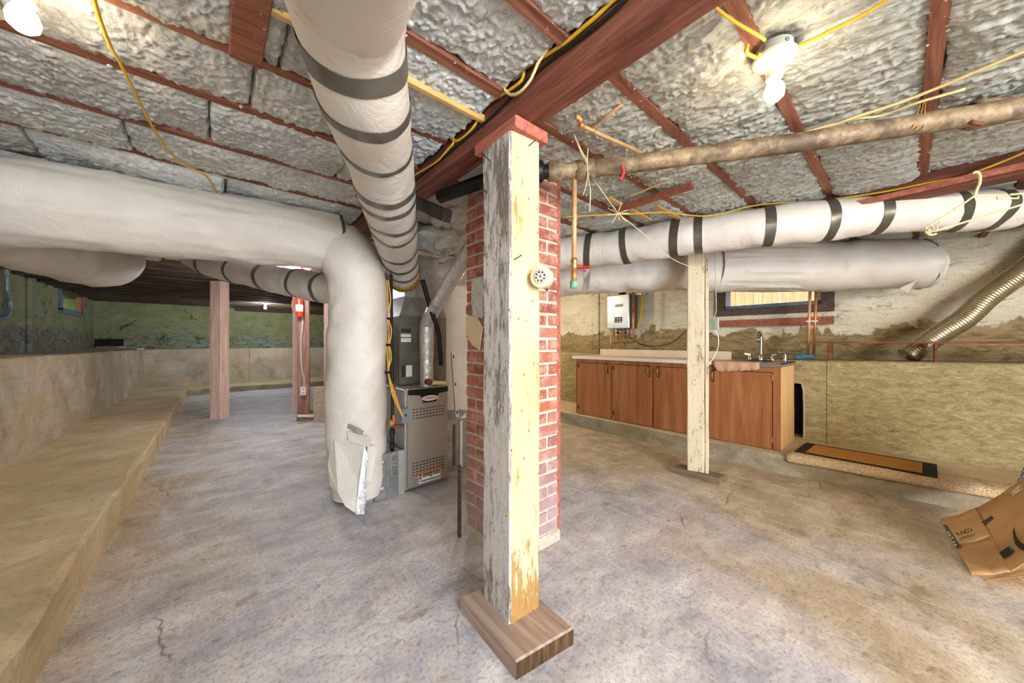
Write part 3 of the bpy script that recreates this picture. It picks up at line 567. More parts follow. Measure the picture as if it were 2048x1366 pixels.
# --- front post
r=root('support_post',(0.97,1.13,0),'thick flaking white and cream timber post standing nearest, in front of the brick chimney','post')
A=onZ(1032,1323,.067);B=onZ(1147,1255,.067);D=onZ(921,1193,.067);Cc=B+D-A
bb=obj('base_block',slab4([A,B,Cc,D],0,.067,.006),'base_wood',r,label='weathered brown base block'); mesh_mats(bb,['end_grain'],lambda n,c: 1 if n.y<-0.7 else 0)
sh=shaft('shaft',[(.889,1.035),(1.047,1.022),(1.055,1.222),(.903,1.236)],.067,2.046,'post_front_face',r,0.005,5,0.04,0.007)
mesh_mats(sh,['post_left_face'],lambda n,c: 1 if n.x<-0.5 else 0)
obj('cap_plate',MB().bbox(.89,1.075,1.0,1.285,2.046,2.095,.004),'cap_wood',r,label='red cap plate')
for u,v in ((980,322),(975,386),(1056,293),(1028,520)):
    p=onX(u,v,.893) if u<1018 else onY(u,v,1.03); d=(-.05,-.01,.012) if u<1018 else (.01,-.035,.015)
    obj('nail',MB().cyl(p,(p[0]+d[0],p[1]+d[1],p[2]+d[2]),.002,6),'black_pipe',r)
# --- second post
r=root('support_post',(*onZ(1400,940,0)[:2],0),'flaking white timber post standing in front of the brown sink cabinet','post')
A=onZ(1342,945,0);B=onZ(1439,970,0);Cb=onZ(1455,962,0);obj('base_block',slab4([A,B,Cb,A+Cb-B],0,.052,.008),'grey_base',r,label='old grey base block')
a=onZ(1374,940,.052);b=onZ(1409,946,.052);c=onZ(1419,939,.052); b=b[:2];a=a[:2];c=c[:2]; dd=(a-b)/np.linalg.norm(a-b); pe=np.array([-dd[1],dd[0]]); pe=pe if pe[0]>0 else -pe
shaft('shaft',[a,b,b+pe*.15,a+pe*.15],.052,2.085,'post_two',r,0.005,9)
g_=.004; q=b-dd*(-g_); b2_=b-dd*g_; shaft('side_board',[b2_,b2_-dd*.028,b2_-dd*.028+pe*.12,b2_+pe*.12],.052,2.05,'post_two',r,.004,12,cham=.004)
post2=b
# --- far fir post
r=root('support_post',(0,7.0,0),'bare pinkish fir post standing alone in the far left half of the cellar','post')
A=onZ(419,838,0)[:2];B=onZ(441,838,0)[:2]; ex=(B-A); n_=np.array([-ex[1],ex[0]])
shaft('shaft',[A,B,B+n_,A+n_],0,2.06,'fir_post',r,.002,3); shaft('top_block',[A,B,B+n_,A+n_],2.062,2.14,'fir_post',r,.002,4)
# --- red post with extinguisher
A=onZ(594,838,.03)[:2];B=onZ(618,836,.03)[:2];ex=B-A;n_=np.array([-ex[1],ex[0]]);
r=root('support_post',(*((A+B)/2),0),'stained red timber post carrying the fire extinguisher and the outlet','post')
shaft('shaft',[A,B,B+n_,A+n_],.10,2.13,'post_red',r,.003,5)
e1=ex/np.linalg.norm(ex); n1=n_/np.linalg.norm(n_); Q=A+e1*0.0-n1*.06; obj('base_block',slab4([Q,Q+e1*.32,Q+e1*.32+n1*.3,Q+n1*.3],0,.10,.01),'grey_base',r)
PA,PB,PN,PE=A,B,n1,e1
r=root('support_post',(*onZ(589,825,0)[:2],0),'thin brown post right behind the post with the fire extinguisher','post'); A=onZ(584,822,0)[:2];B=onZ(597,822,0)[:2];n_=np.array([-(B-A)[1],(B-A)[0]]);shaft('shaft',[A,B,B+n_,A+n_],0,2.13,'fir_post',r,.002,6)
r=root('support_post',(*onZ(652,826,0)[:2],0),'greyish post partly hidden behind the upright white duct','post'); A=onZ(647,828,0)[:2];B=onZ(660,828,0)[:2];n_=np.array([-(B-A)[1],(B-A)[0]]);shaft('shaft',[A,B,B+n_,A+n_],0,2.13,'fir_post',r,.002,7)
a=onT(630,820,5.05); b=onT(657,820,5.05); o=obj('plank',MB().bar(((a[0]+b[0])/2,(a[1]+b[1])/2,.0),((a[0]+b[0])/2,(a[1]+b[1])/2,.53),.21,.04,up=(.5,.8,0)),'plank',label='short upright plank leaning beside the upright white duct',cat='plank')
a=onT(598,824,5.05);b=onT(662,822,5.3); obj('stick',MB().bar((a[0]-.03,a[1]-.06,.115),(b[0],b[1],.05),.04,.03),'white_paint',label='pale stick lying from the red post base toward the upright duct',cat='stick')
# --- chimney
ch=root('brick_chimney',(1.365,1.569,0),'square red brick chimney with worn mortar right behind the nearest post','chimney')
cx0,cx1,cy0,cy1=1.16,1.57,1.364,1.774; H_=.0715; nC=33; mo=.013
obj('mortar_core',MB().box(cx0+.012,cx1-.012,cy0+.012,cy1-.012,0,nC*H_),'mortar',ch)
brick_mesh={}
def brick(x0,x1,y0,y1,z):
    key=(round(x1-x0,3),round(y1-y0,3)); k=random.randint(0,3)
    if (key,k) not in brick_mesh:
        w_,d_=key[0]-mo,key[1]-mo; mb=MB().bbox(-w_/2,w_/2,-d_/2,d_/2,-(H_-mo)/2,(H_-mo)/2,.005); V=np.array(mb.v)+rng.uniform(-.002,.002,(len(mb.v),3))
        me=bpy.data.meshes.new('brick'); me.from_pydata(V.tolist(),[],mb.f); me.materials.append(MT['brick']); brick_mesh[(key,k)]=me
    o=bpy.data.objects.new('brick',brick_mesh[(key,k)]); col.objects.link(o); o.parent=ch
    o.location=tuple(np.array([(x0+x1)/2+random.uniform(-.003,.003),(y0+y1)/2+random.uniform(-.003,.003),z+H_/2])-ORG[ch]); o.rotation_euler=(0,0,random.uniform(-.01,.01))
for i in range(1,nC):
    z=i*H_
    if i%2:
        m=(cx0+cx1)/2
        for (a,b) in ((cx0,m),(m,cx1)): brick(a,b,cy0,cy0+.1,z); brick(a,b,cy1-.1,cy1,z)
        for a in (cx0,cx1-.1): brick(a,a+.1,cy0+.1,cy1-.1,z)
    else:
        m=(cy0+cy1)/2
        for (a,b) in ((cy0,m),(m,cy1)): brick(cx0,cx0+.1,a,b,z); brick(cx1-.1,cx1,a,b,z)
        for a in (cy0,cy1-.1): brick(cx0+.1,cx1-.1,a,a+.1,z)
obj('footing',MB().bbox(cx0+.02,cx1+.006,cy0-.006,cy1-.02,0,H_,.012),'mortar',ch,label='grey mortar footing')
obj('side_board',MB().bbox(cx1+.004,cx1+.03,cy0+.02,cy1,0.02,2.3,.003),'cap_wood',ch,label='thin salmon painted board on the side')
p=onX(944,595,cx0-.003); mb=MB(); pts=[onX(u,v,cx0-.004) for u,v in ((944,558),(966,552),(966,636),(946,635),(943,600))]; mb.poly_prism(pts,(-.002,0,0)); obj('sheet_metal_patch',mb,'foil',ch,label='foil patch on the bricks')
pts=[onX(u,v,cx0-.001) for u,v in ((932,635),(952,630),(966,655),(960,700),(945,690),(933,668))]; obj('plaster_patch',MB().poly_prism(pts,(-.004,0,0)),'backsplash',ch)
a=onZ(922,1053,0); o=obj('leaning_board',MB().bbox(1.128,1.142,1.785,1.81,0,.44,.002),'dark_joist',label='thin dark board standing against the left corner of the chimney',cat='board')
# --- ducts
def duct(name,label,path,r,tapes=(),n=36,ds=0.025,wr=0.006,mat='wrap',bytape='u',tw=0.055,tilt=0.0,tmat='tape',seed=1,cap=True,wf=9,rings=0.0,cat='duct',long=0.0):
    def disp(s,th,L):
        d=wr*(fbm(s*wf+np.cos(th)*1.1,np.sin(th)*1.1+seed,4,seed)+0.6*fbm(s*3+np.cos(th),np.sin(th)*1+9,2,seed+2)*2)
        if rings: d=d+rings*fbm(s*60+2*np.cos(th)*0.5,np.sin(th)*2,3,seed+5)
        if long: d=d+long*fbm(s*3+seed,th*6,3,seed+6)*np.sin(th/2)**2
        return d
    Pg,R=sweep(path,r,n,ds,True,disp); C=Pg.mean(1); m=len(C)
    ro=root(name,(C[:,0].mean(),C[:,1].mean(),Pg[...,2].min()),label,cat)
    mb=MB().grid(Pg,True)
    if cap: mb.f.append(tuple(range(n-1,-1,-1))); mb.f.append(tuple((m-1)*n+i for i in range(n)))
    obj('wrap',mb,mat,ro,True,auto=50)
    s=np.concatenate([[0],np.cumsum(np.linalg.norm(np.diff(C,axis=0),axis=1))])
    if bytape=='u': key=P2(C)[0]
    elif bytape=='v': low=Pg[np.arange(m),Pg[...,2].argmin(1)]; key=P2(low)[1]
    order=np.argsort(key)
    th=2*PI*np.arange(n+1)/n
    for tp in tapes:
        pos,wd,tl=(tp if isinstance(tp,tuple) else (tp,tw,tilt)); s0=float(np.interp(pos,key[order],s[order])); rowsn=4; G_=np.zeros((rowsn,n,3))
        for k in range(rowsn):
            for j in range(n):
                ss=np.clip(s0+(k/(rowsn-1)-.5)*wd+tl*math.cos(th[j]+1.2),0,s[-1]); q=np.array([np.interp(ss,s,Pg[:,j,a]) for a in range(3)]); c_=np.array([np.interp(ss,s,C[:,a]) for a in range(3)])
                G_[k,j]=c_+(q-c_)*(1+.0035/np.linalg.norm(q-c_))
        obj('tape_band',MB().grid(G_,True),tmat,ro,True)
    return ro,Pg,C
pB=[(695,-260,.52),(695,0,.83),(728,180,1.08),(755,300,1.44),(776,400,1.84),(797,500,2.6),(806,548,3.0)]
d1,PgB,CB=duct('round_duct','white wrapped duct with many grey tape bands overhead, running back to the furnace',[onT(*pB[0])+(onT(*pB[0])-onT(*pB[1]))*6]+[onT(*q) for q in pB],[.137,.137,.137,.14,.142,.143,.14,.14],
   [(183,.07,.02),(282,.045,.02),(354,.035,.02),(420,.05,.03),(441,.04,.02),(472,.04,.01),(495,.04,.01),(528,.045,0),(548,.045,0),(564,.03,0)],bytape='v',seed=3,wr=.008,tmat='tape')
end=CB[-1]; dd_=(CB[-1]-CB[-3]); dd_/=np.linalg.norm(dd_)
obj('insulation_end',MB().tube([end-dd_*.015,end+dd_*.05],[.152,.150],24,True,smooth=False,ds=.01,disp=lambda s,t,L:.012*fbm(t*4,s*30,3,2)),'brown_yellow',d1,True,label='yellow insulation at the open end')
dv,_,_=duct('upright_duct','tall upright white wrapped duct standing beside the furnace, torn at its foot',[(.845,2.79,.04),(.84,2.79,.25),(.835,2.80,.6),(.845,2.80,1.2),(.84,2.81,1.62),(.80,2.83,1.83),(.73,2.90,1.93)],[.20,.215,.222,.215,.21,.215,.215],(),seed=5,wr=.016,n=56,ds=.02,wf=5,rings=.004)
# torn flaps at the foot
def flap(pts,mat,name,parent,th=.003,nd=(0,-1,0)):
    return obj(name,MB().poly_prism(pts,tuple(np.array(nd)*th)),mat,parent)
def TT(L): return [onT(u,v,t) for u,v,t in L]
flap(TT([(668,868,2.47),(728,890,2.42),(733,905,2.42),(722,975,2.38),(712,1027,2.33),(690,1012,2.33),(676,985,2.36),(660,972,2.42),(655,930,2.46)]),'wrap','torn_flap',dv)
flap(TT([(728,893,2.41),(737,912,2.42),(730,955,2.38),(733,985,2.36),(728,1028,2.33),(711,1029,2.32),(716,975,2.36)]),'foil','foil_flap',dv)
flap(TT([(735,890,2.46),(752,893,2.47),(748,935,2.45),(742,963,2.43),(731,960,2.42)]),'wrap','torn_flap',dv)
flap(TT([(692,846,2.46),(700,848,2.44),(728,862,2.42),(722,872,2.42),(694,856,2.45)]),'foil','foil_flap',dv)
flap(TT([(694,862,2.43),(742,876,2.40),(739,894,2.40),(697,882,2.42)]),'wrap','torn_flap',dv)
mm,_,_=duct('main_duct','large white wrapped duct crossing the left ceiling and bending back at the left edge',[(.735,2.915,1.965),(.2,2.94,1.955),(-.4,2.95,1.925),(-.72,3.0,1.92),(-.97,3.25,1.92),(-1.0,3.75,1.92),(-.93,4.6,1.93),(-.86,5.15,1.95),(-.80,5.45,2.03),(-.78,5.55,2.2)],[.215,.218,.222,.225,.228,.228,.225,.22,.215,.20],
   [(684,.045,.0)],n=64,ds=.03,wr=.012,wf=4,seed=11,rings=.003,tmat='tape_dark',long=.02)
for u in (225,345): pass
pE=[(705,585,3.2),(655,577,3.25),(600,568,3.45),(500,548,3.85),(410,528,4.2),(345,500,4.6)]
duct('round_duct','white duct with grey tape bands passing behind the upright duct toward the far left ceiling',[onT(*q) for q in pE],[.14,.14,.14,.138,.125,.09],[(369,.07,.01),(414,.06,.02),(472,.05,.01),(534,.07,.02),(600,.05,.0),(648,.045,.0)],seed=15,wr=.010,ds=.03,n=32)
pC=[(880,560,3.9),(905,545,3.7),(960,535,3.5),(1080,515,3.3),(1170,503,3.15),(1260,492,2.98),(1395,470,2.68),(1560,450,2.42),(1750,432,2.27),(1900,424,2.2),(2048,418,2.16),(2200,405,2.12),(2500,380,2.0)]
duct('round_duct','white duct with wide tape bands running right above the sink cabinet to the hanger',[onT(*q) for q in pC],[.145]*6+[.147,.136,.128,.124,.122,.12,.12],[(895,.05,.0),(1178,.055,.02),(1252,.055,-.01),(1353,.06,.015),(1399,.055,.0),(1534,.055,.0),(1650,.055,.0),(1748,.055,.0),(1895,.055,.0),(1974,.05,.02),(2036,.05,.02)],seed=19,wr=.012,ds=.03,tmat='tape_dark',long=.01)
pD=[(1060,560,4.0),(1130,545,3.9),(1230,535,3.75),(1330,533,3.6),(1420,535,3.5),(1560,534,3.42),(1700,532,3.35),(1820,530,3.28),(1846,530,3.26),(1858,530,3.25),(1862,530,3.25)]
dD,PgD,CD=duct('round_duct','plump white wrapped duct ending with a ragged edge beside the right wall above the window',[onT(*q) for q in pD],[.26,.26,.26,.25,.235,.235,.235,.235,.225,.16,.06],(),seed=23,wr=.018,ds=.03,n=48,long=.02,rings=.003)
e=CD[-1]; obj('ragged_end',MB().tube([onT(1838,530,3.27),onT(1853,529,3.255)],[.236,.222],40,False,ds=.01,smooth=False,disp=lambda s,t,L:.004+.02*fbm(np.sin(t)*5,np.cos(t)*5+s*30,3,7)),'wrap',dD,True)
obj('torn_flap',MB().poly_prism(TT([(1800,577,3.1),(1838,560,3.1),(1835,568,3.06),(1818,586,3.05),(1808,585,3.08)]),(0,0,.003)),'wrap',dD)
obj('gathered_wrap',MB().tube([onT(1425,534,3.49),onT(1520,532,3.44),onT(1610,532,3.39)],.252,110,False,ds=.015,disp=lambda s,t,L:.022*vn(t*16,s*2.0,4)*np.clip(np.sin(PI*s/L)*3,0,1)+.006*vn(s*70,t*3,6)),'wrap',dD,True)
dR,_,_=duct('upright_duct','white wrapped return duct behind the furnace next to the chimney',[(2.0,3.38,.46),(2.0,3.38,.9),(2.0,3.37,1.5),(1.98,3.36,2.0)],[.25,.25,.24,.20],(),seed=29,wr=.015,ds=.03)
# --- furnace
fx0,fx1,fy=1.137,1.509,2.575
fu=root('furnace',(1.323,2.9,0),'tan metal gas furnace with louvred front panel and black top band','furnace')
obj('cabinet',MB().bbox(fx0,fx1,fy+.03,3.25,.015,.815,.004),'furnace_side',fu)
dp=obj('front_panel',MB().bbox(fx0+.012,fx1,fy,fy+.03,.03,.822,.006),'furnace_face',fu)
pts=[(fx0+.014,fy-.004,.815),(fx1-.002,fy-.004,.815),(fx1-.002,fy-.004,.775),(fx1-.09,fy-.004,.765),(fx1-.115,fy-.004,.70),(fx0+.145,fy-.004,.70),(fx0+.115,fy-.004,.765),(fx0+.014,fy-.004,.775)]
bp=obj('brand_band',MB().poly_prism([(x,fy-.006,z) for x,_,z in pts],(0,.008,0)),'black_plastic',fu,label='black top band')
cxm=(fx0+fx1)/2+.015
P=[(cxm+.075*math.cos(t)*(1 if abs(math.cos(t))<.9 else 1),fy-.010,.735+.022*math.sin(t)) for t in np.linspace(0,2*PI,28,endpoint=False)]
bd=obj('badge',MB().poly_prism(P,(0,.004,0)),'white_label',bp)
t_=text('badge_lettering','LENNOX',.030,(cxm,fy-.0115,.735),(1,0,0),(0,0,1),'red_label',fu)
mb=MB()
for (z0,rows,cols) in ((.655,4,10),(.225,5,10)):
    for rr in range(rows):
        for k in range(cols):
            x=fx0+.05+k*.0295; z=z0-rr*.024-(k*.0); mb.box(x,x+.019,fy-.002,fy+.004,z-.003,z+.003)
obj('louvre_slots',mb,'slot',fu,kind='stuff')
lb=obj('warning_label',MB().box(fx0+.105,fx0+.30,fy-.002,fy,.05,.145),'white_label',fu)
obj('orange_strip',MB().box(fx0+.105,fx0+.30,fy-.003,fy-.0005,.13,.145),'orange_label',lb)
for a,b,c,d,m in ((.135,.205,.112,.124,'dark_label'),(.135,.205,.097,.107,'dark_label'),(.225,.295,.112,.124,'dark_label'),(.225,.295,.097,.107,'dark_label'),(.108,.128,.107,.127,'box_ink'),(.108,.128,.083,.103,'red_label'),(.206,.220,.107,.127,'box_ink'),(.206,.220,.083,.103,'red_label'),(.11,.295,.062,.070,'dark_label')):
    obj('print',MB().box(fx0+a,fx0+b,fy-.003,fy-.0005,c,d),m,lb)
cc=root('evaporator_case',(1.44,3.1,.82),'dark metal coil case with paper labels standing on top of the furnace','duct case')
obj('case',MB().bbox(1.20,1.66,2.86,3.3,.82,1.42,.004),'coil_case',cc)
mb=MB().hexa([(1.20,2.86,1.42),(1.66,2.86,1.42),(1.66,3.3,1.42),(1.20,3.3,1.42),(1.28,2.93,1.60),(1.62,2.93,1.60),(1.62,3.25,1.60),(1.28,3.25,1.60)]); obj('taper',mb,'galv',cc)
obj('plenum',MB().bbox(1.28,1.62,2.93,3.25,1.60,2.0,.004),'galv',cc)
for (u0,v0,u1,v1,m) in ((802,657,822,665,'dark_label'),(802,668,822,674,'white_label'),(802,676,822,684,'white_label'),(803,731,811,754,'dark_label'),(812,731,824,753,'white_label'),(848,652,858,670,'white_label')):
    a=onY(u0,v0,2.857);b=onY(u1,v1,2.857); obj('paper_label',MB().box(a[0],b[0],2.856,2.86,b[2],a[2]),m,cc)
fl=root('flue_pipe',(1.36,2.67,.82),'shiny silver flue pipe rising from the furnace and slanting to the chimney','pipe')
obj('riser',MB().tube([(1.36,2.67,.82),(1.36,2.67,1.06)],.054,24,True,smooth=False),'foil',fl,True,auto=40)
obj('foil_wrap',MB().tube([(1.36,2.67,1.06),(1.36,2.67,1.30),(1.36,2.655,1.36),(1.36,2.60,1.42),(1.36,2.50,1.50)],.058,28,False,ds=.012,disp=lambda s,t,L:.004*fbm(s*70,t*4,3,1)),'foil',fl,True,label='crinkled foil tape on the elbow')
obj('slanted_run',MB().tube([(1.36,2.52,1.485),(1.36,1.78,2.03)],.055,28,False,smooth=False),'foil',fl,True)
# galvanised base boxes
bx=root('plenum_box',(1.0,2.85,0),'galvanised sheet metal box at floor level between the furnace and the torn duct','duct box')
obj('box',MB().bbox(.90,fx0-.03,2.60,3.1,0,.345,.004),'galv',bx)
obj('standing_seam',MB().bbox(.985,1.005,2.588,2.602,.02,.30,.003),'galv',bx); obj('corner_strip',MB().bbox(fx0-.055,fx0-.004,2.592,2.61,.0,.345,.003),'furnace_side',bx)
obj('left_panel',MB().bbox(.80,.90,2.615,3.0,0,.33,.003),'galv',bx)
for z in (.08,.28): obj('strap_bracket',MB().bbox(.90,.965,2.588,2.60,z,z+.02,.002),'foil',bx)
text('handwriting','G 1234',.05,(1.05,2.598,.24),(0,0,-1),(1,0,0),'coil_case',bx)
rb_=root('return_box',(1.8,3.0,0),'pale galvanised return box on the floor between the furnace and the chimney','duct box')
obj('box',MB().bbox(1.52,1.98,2.74,3.3,0,.475,.004),'galv',rb_)
obj('slot_rail',MB().bbox(1.66,1.685,2.73,2.742,.05,.43,.003),'coil_case',rb_); obj('edge_strip',MB().bbox(1.73,1.76,2.73,2.742,.02,.46,.003),'white_paint',rb_)
text('handwriting','2 180',.045,(1.60,2.738,.33),(0,0,-1),(1,0,0),'coil_case',rb_)
lv=root('spirit_level',(1.72,2.72,.47),'long white spirit level leaning upright behind the furnace','level')
a=onT(905,703,3.3);b=onT(914,848,3.25); b[2]=.477; obj('bar',MB().bar(a,b,.035,.02,up=(0,1,0)),'white_paint',lv)
for f_ in (.08,.5,.92): p=a*(1-f_)+b*f_; obj('vial',MB().bar(p+[0,-.012,-.015],p+[0,-.012,.015],.012,.004,up=(0,1,0)),'dark_label',lv)
# gas line and cable bundle left of the furnace
gs=root('gas_line',(1.02,2.5,.3),'black iron gas line with brass valve feeding the left side of the furnace','pipe')
gx=onT(774,860,2.62)
x_,y_=1.045,2.63
obj('riser',MB().tube([(x_,y_,.33),(x_,y_,.42),(x_,y_,.55)],.014,12,smooth=False),'black_pipe',gs,True); obj('union',MB().cyl((x_,y_,.47),(x_,y_,.51),.022,8),'black_pipe',gs); obj('union',MB().cyl((x_,y_,.37),(x_,y_,.40),.021,8),'black_pipe',gs)
obj('branch',MB().cyl((x_,y_,.53),(fx0+.02,y_,.53),.014,12),'rust_wood',gs,True); obj('valve_body',MB().lathe([(0,-.03),(.018,-.03),(.024,0),(.018,.03),(0,.03)],12,(x_,y_,.56)),'brass',gs,True); obj('valve_handle',MB().bbox(x_-.008,x_+.008,y_-.04,y_-.02,.56,.63,.003),'orange_label',gs)
obj('supply',MB().tube([(x_,y_,.58),(x_+.01,y_+.02,.75),(x_+.02,y_+.05,.95),(x_+.03,y_+.1,1.9)],.012,10),'black_pipe',gs,True); obj('coupling',MB().lathe([(.0,-.03),(.026,-.02),(.028,.02),(0,.03)],10,(x_+.02,y_+.05,.84)),'rust_wood',gs,True)
bxx=root('switch_box',(1.11,2.55,.56),'small grey electrical switch box beside the furnace top','switch box'); obj('box',MB().bbox(1.085,1.14,2.53,2.58,.57,.68,.003),'conduit',bxx); obj('toggle',MB().bbox(1.105,1.118,2.52,2.532,.62,.64,.002),'dark_label',bxx)
def cable(name,label,pts,r,mat,cat='cable',n=6,ds=.02,group=None):
    mb=MB().tube(pts,r,n,True,ds=ds); return obj(name,mb,mat,None,True,label=label,cat=cat,group=group)
cb=root('cable_bundle',(1.06,2.58,.7),'yellow cables strapped together hanging between the upright duct and the furnace','cable')
for k,(dx,m) in enumerate(((-.012,'yellow_cable'),(.006,'yellow_cable'),(.016,'copper_pale'))):
    L=[(772+dx*300,560,2.72),(776+(k-1)*5,600,2.72),(774+dx*200,637,2.72),(778+(k-1)*5,660,2.72),(776+dx*200,690,2.72),(779+(k-1)*4,715,2.72),(777,745,2.70),(785+k*3,790,2.66),(806,835,2.60)]
    obj('cable',MB().tube(TT(L),.006,6,True,ds=.02),m,cb,True)
for v in (637,690,745): obj('strap',MB().tube(TT([(770,v,2.70),(783,v,2.70)]),.010,6),'black_pipe',cb)
cable('black_hose','thick black hose curving down behind the flue pipe onto the coil case',TT([(845,560,2.75),(862,620,2.78),(876,660,2.8),(880,700,2.8),(882,730,2.82)]),.02,'black_pipe','hose',10)
o=root('condensate_pipe',(1.5,2.7,.85),'short cream drain pipe elbow lying on top of the furnace','pipe'); obj('run',MB().tube(TT([(862,765,2.85),(895,766,2.95)]),.018,10,smooth=False),'cream_plastic',o,True); obj('elbow',MB().lathe([(0,-.03),(.028,-.02),(.028,.02),(0,.03)],12,onT(857,764,2.83),(0,1,0)),'rust_wood',o,True)
# --- iron drain pipe and fittings
ip=root('drain_pipe',(1.9,.5,2.0),'long rusty iron drain pipe crossing the right ceiling behind the nearest post','pipe')
pF=[onZ(2200,195,2.11),onZ(2048,215,2.105),onZ(1970,228,2.105),onZ(1600,285,2.08),onZ(1170,340,2.06),onZ(1122,343,2.055),(1.10,1.31,2.045),(.98,1.76,2.035)]
obj('run',MB().tube(pF[1:6],.040,22,True,ds=.03,smooth=False,disp=lambda s,t,L:.002*fbm(s*20,t*3,3,4)),'iron',ip,True,auto=50)
obj('far_run',MB().tube(pF[5:],.036,20,True,smooth=False),'black_pipe',ip,True,auto=50); obj('near_run',MB().tube([pF[0]+(pF[0]-pF[1])*8,pF[0],pF[1],pF[2]],.039,20,True,smooth=False),'black_pipe',ip,True,auto=50)
def collar(p,q,r,name,mat,mbp=None): d=(np.array(q)-np.array(p)); obj(name,MB().lathe([(r-.008,-.035),(r,-.03),(r+.004,-.01),(r,.01),(r,.03),(r-.008,.035)],24,p,tuple(d)),mat,ip,True)
dF=pF[2]-pF[3]; p=onZ(1958,229,2.125); collar(p,p+dF,.053,'coupling','iron'); p=onZ(1992,224,2.125); collar(p,p+dF,.047,'coupling','iron')
obj('hub_bead',MB().tube([p+Vector((0,0,0)) for p in [Vector(onZ(1965,248,2.05)),Vector(onZ(1948,246,2.06)),Vector(onZ(1938,240,2.08))]],.008,6),'rust_wood',ip,True)
p=np.array(pF[5]); d5=np.array(pF[6])-p; collar(p+d5*.12,p+d5,.047,'coupling','iron'); collar(p+d5*.45,p+d5*2,.052,'coupling','black_pipe')
p=np.array(pF[4]); obj('tee',MB().lathe([(.034,-.05),(.048,-.045),(.048,.045),(.034,.05)],22,p,tuple(dF)),'iron',ip,True)
wp=root('water_pipe',onT(1149,575,1.8),'thin copper pipe with a capped valve hanging below the drain pipe','pipe')
obj('drop',MB().tube([onT(1149,352,1.725),onT(1148,530,1.73)],.0125,14,smooth=False),'copper_pale',wp,True)
obj('valve_body',MB().lathe([(0,-.03),(.014,-.03),(.02,-.015),(.014,0),(.02,.015),(.014,.03),(0,.03)],12,onT(1148,528,1.73)),'brass',wp,True)
obj('handle',MB().tube(TT([(1155,532,1.73),(1166,534,1.73),(1180,535,1.71)]),.008,6),'red_label',wp,True)
obj('hose_end',MB().tube([onT(1148,540,1.73),onT(1148,562,1.73)],.015,12,smooth=False),'copper',wp,True)
obj('corroded_cap',MB().lathe([(0,-.02),(.018,-.018),(.019,.012),(.012,.02),(0,.02)],10,onT(1147,569,1.73)),'green_corrosion',wp,True)
o=root('tape_strip',onT(1172,580,1.85),'loose strip of silver tape hanging beside the capped copper valve','tape'); obj('strip',MB().poly_prism(TT([(1167,537,1.86),(1181,537,1.86),(1180,560,1.85),(1176,584,1.83),(1165,583,1.83),(1168,560,1.85)]),(0,.002,0)),'tape',o); obj('tie',MB().tube(TT([(1149,536,1.73),(1173,541,1.85)]),.003,5,smooth=False),'red_label',o)
# round perforated device on the post
al=root('round_sounder',onT(1095,575,1.4),'round cream plastic sounder with a perforated face on the right side of the nearest post','alarm')
c0=onT(1081,553,1.37); ax=Vector((-.86,-.50,-.02)).normalized(); c0=Vector(c0)
obj('body',MB().lathe([(0,0),(.038,0),(.044,-.004),(.044,-.05),(.041,-.058),(0,-.058)],32,c0,ax),'cream_plastic',al,True,auto=40)
obj('face',MB().lathe([(0,.004),(.026,.004),(.030,0)],28,c0,ax),'box_grey',al,True,auto=30)
q=Vector((0,0,1)).rotation_difference(ax)
for k in range(9):
    rr,th=(.018,k*2*PI/8) if k<8 else (0,0); c_=c0+q@Vector((rr*math.cos(th),rr*math.sin(th),.0042)); obj('hole',MB().lathe([(0,.0008),(.0036,.0008),(.0036,0)],10,c_,ax),'slot',al)
obj('bracket',MB().bar(c0+Vector((.035,.02,-.005)),c0+Vector((.07,.035,-.04)),.012,.006),'rust_wood',al); obj('bracket',MB().bar(c0+Vector((.055,.02,.02)),c0+Vector((.07,.03,-.05)),.01,.006),'rust_wood',al)
# --- light fixtures
def fixture(b,lab,mat,full=True):
    ro=root('light_fixture',(b[0],b[1],b[2]-.05),lab,'light')
    z=b[2]
    obj('mounting_box',MB().lathe([(0,.135),(.052,.135),(.052,.105),(.0,.105)],28,(b[0],b[1],z)),'box_grey',ro,True,auto=35)
    for k in range(5): th=k*1.25+.3; obj('knockout',MB().lathe([(0,.002),(.007,.002),(.007,0)],10,(b[0]+.052*math.cos(th),b[1]+.052*math.sin(th),z+.12),(math.cos(th),math.sin(th),0)),'conduit',ro)
    obj('holder',MB().lathe([(.058,.106),(.064,.100),(.062,.092),(.046,.084),(.030,.070),(.024,.055),(.024,.030),(.0,.030)],32,(b[0],b[1],z)),'porcelain',ro,True,auto=50)
    bl=obj('bulb',MB().lathe([(.013,.035),(.014,.022),(.024,.008),(.030,-.012),(.027,-.032),(.015,-.044),(0,-.047)],24,(b[0],b[1],z)),mat,ro,True)
    return ro
fixture(BULB1,'porcelain lampholder with a glowing warm bulb on the right ceiling','bulb_glow_warm')
fixture(BULB2,'glowing bulb and lampholder at the top left corner of the ceiling','bulb_glow_warm')
fixture(BULB3,'small glowing white bulb far back under the dark joists','bulb_glow_cool')
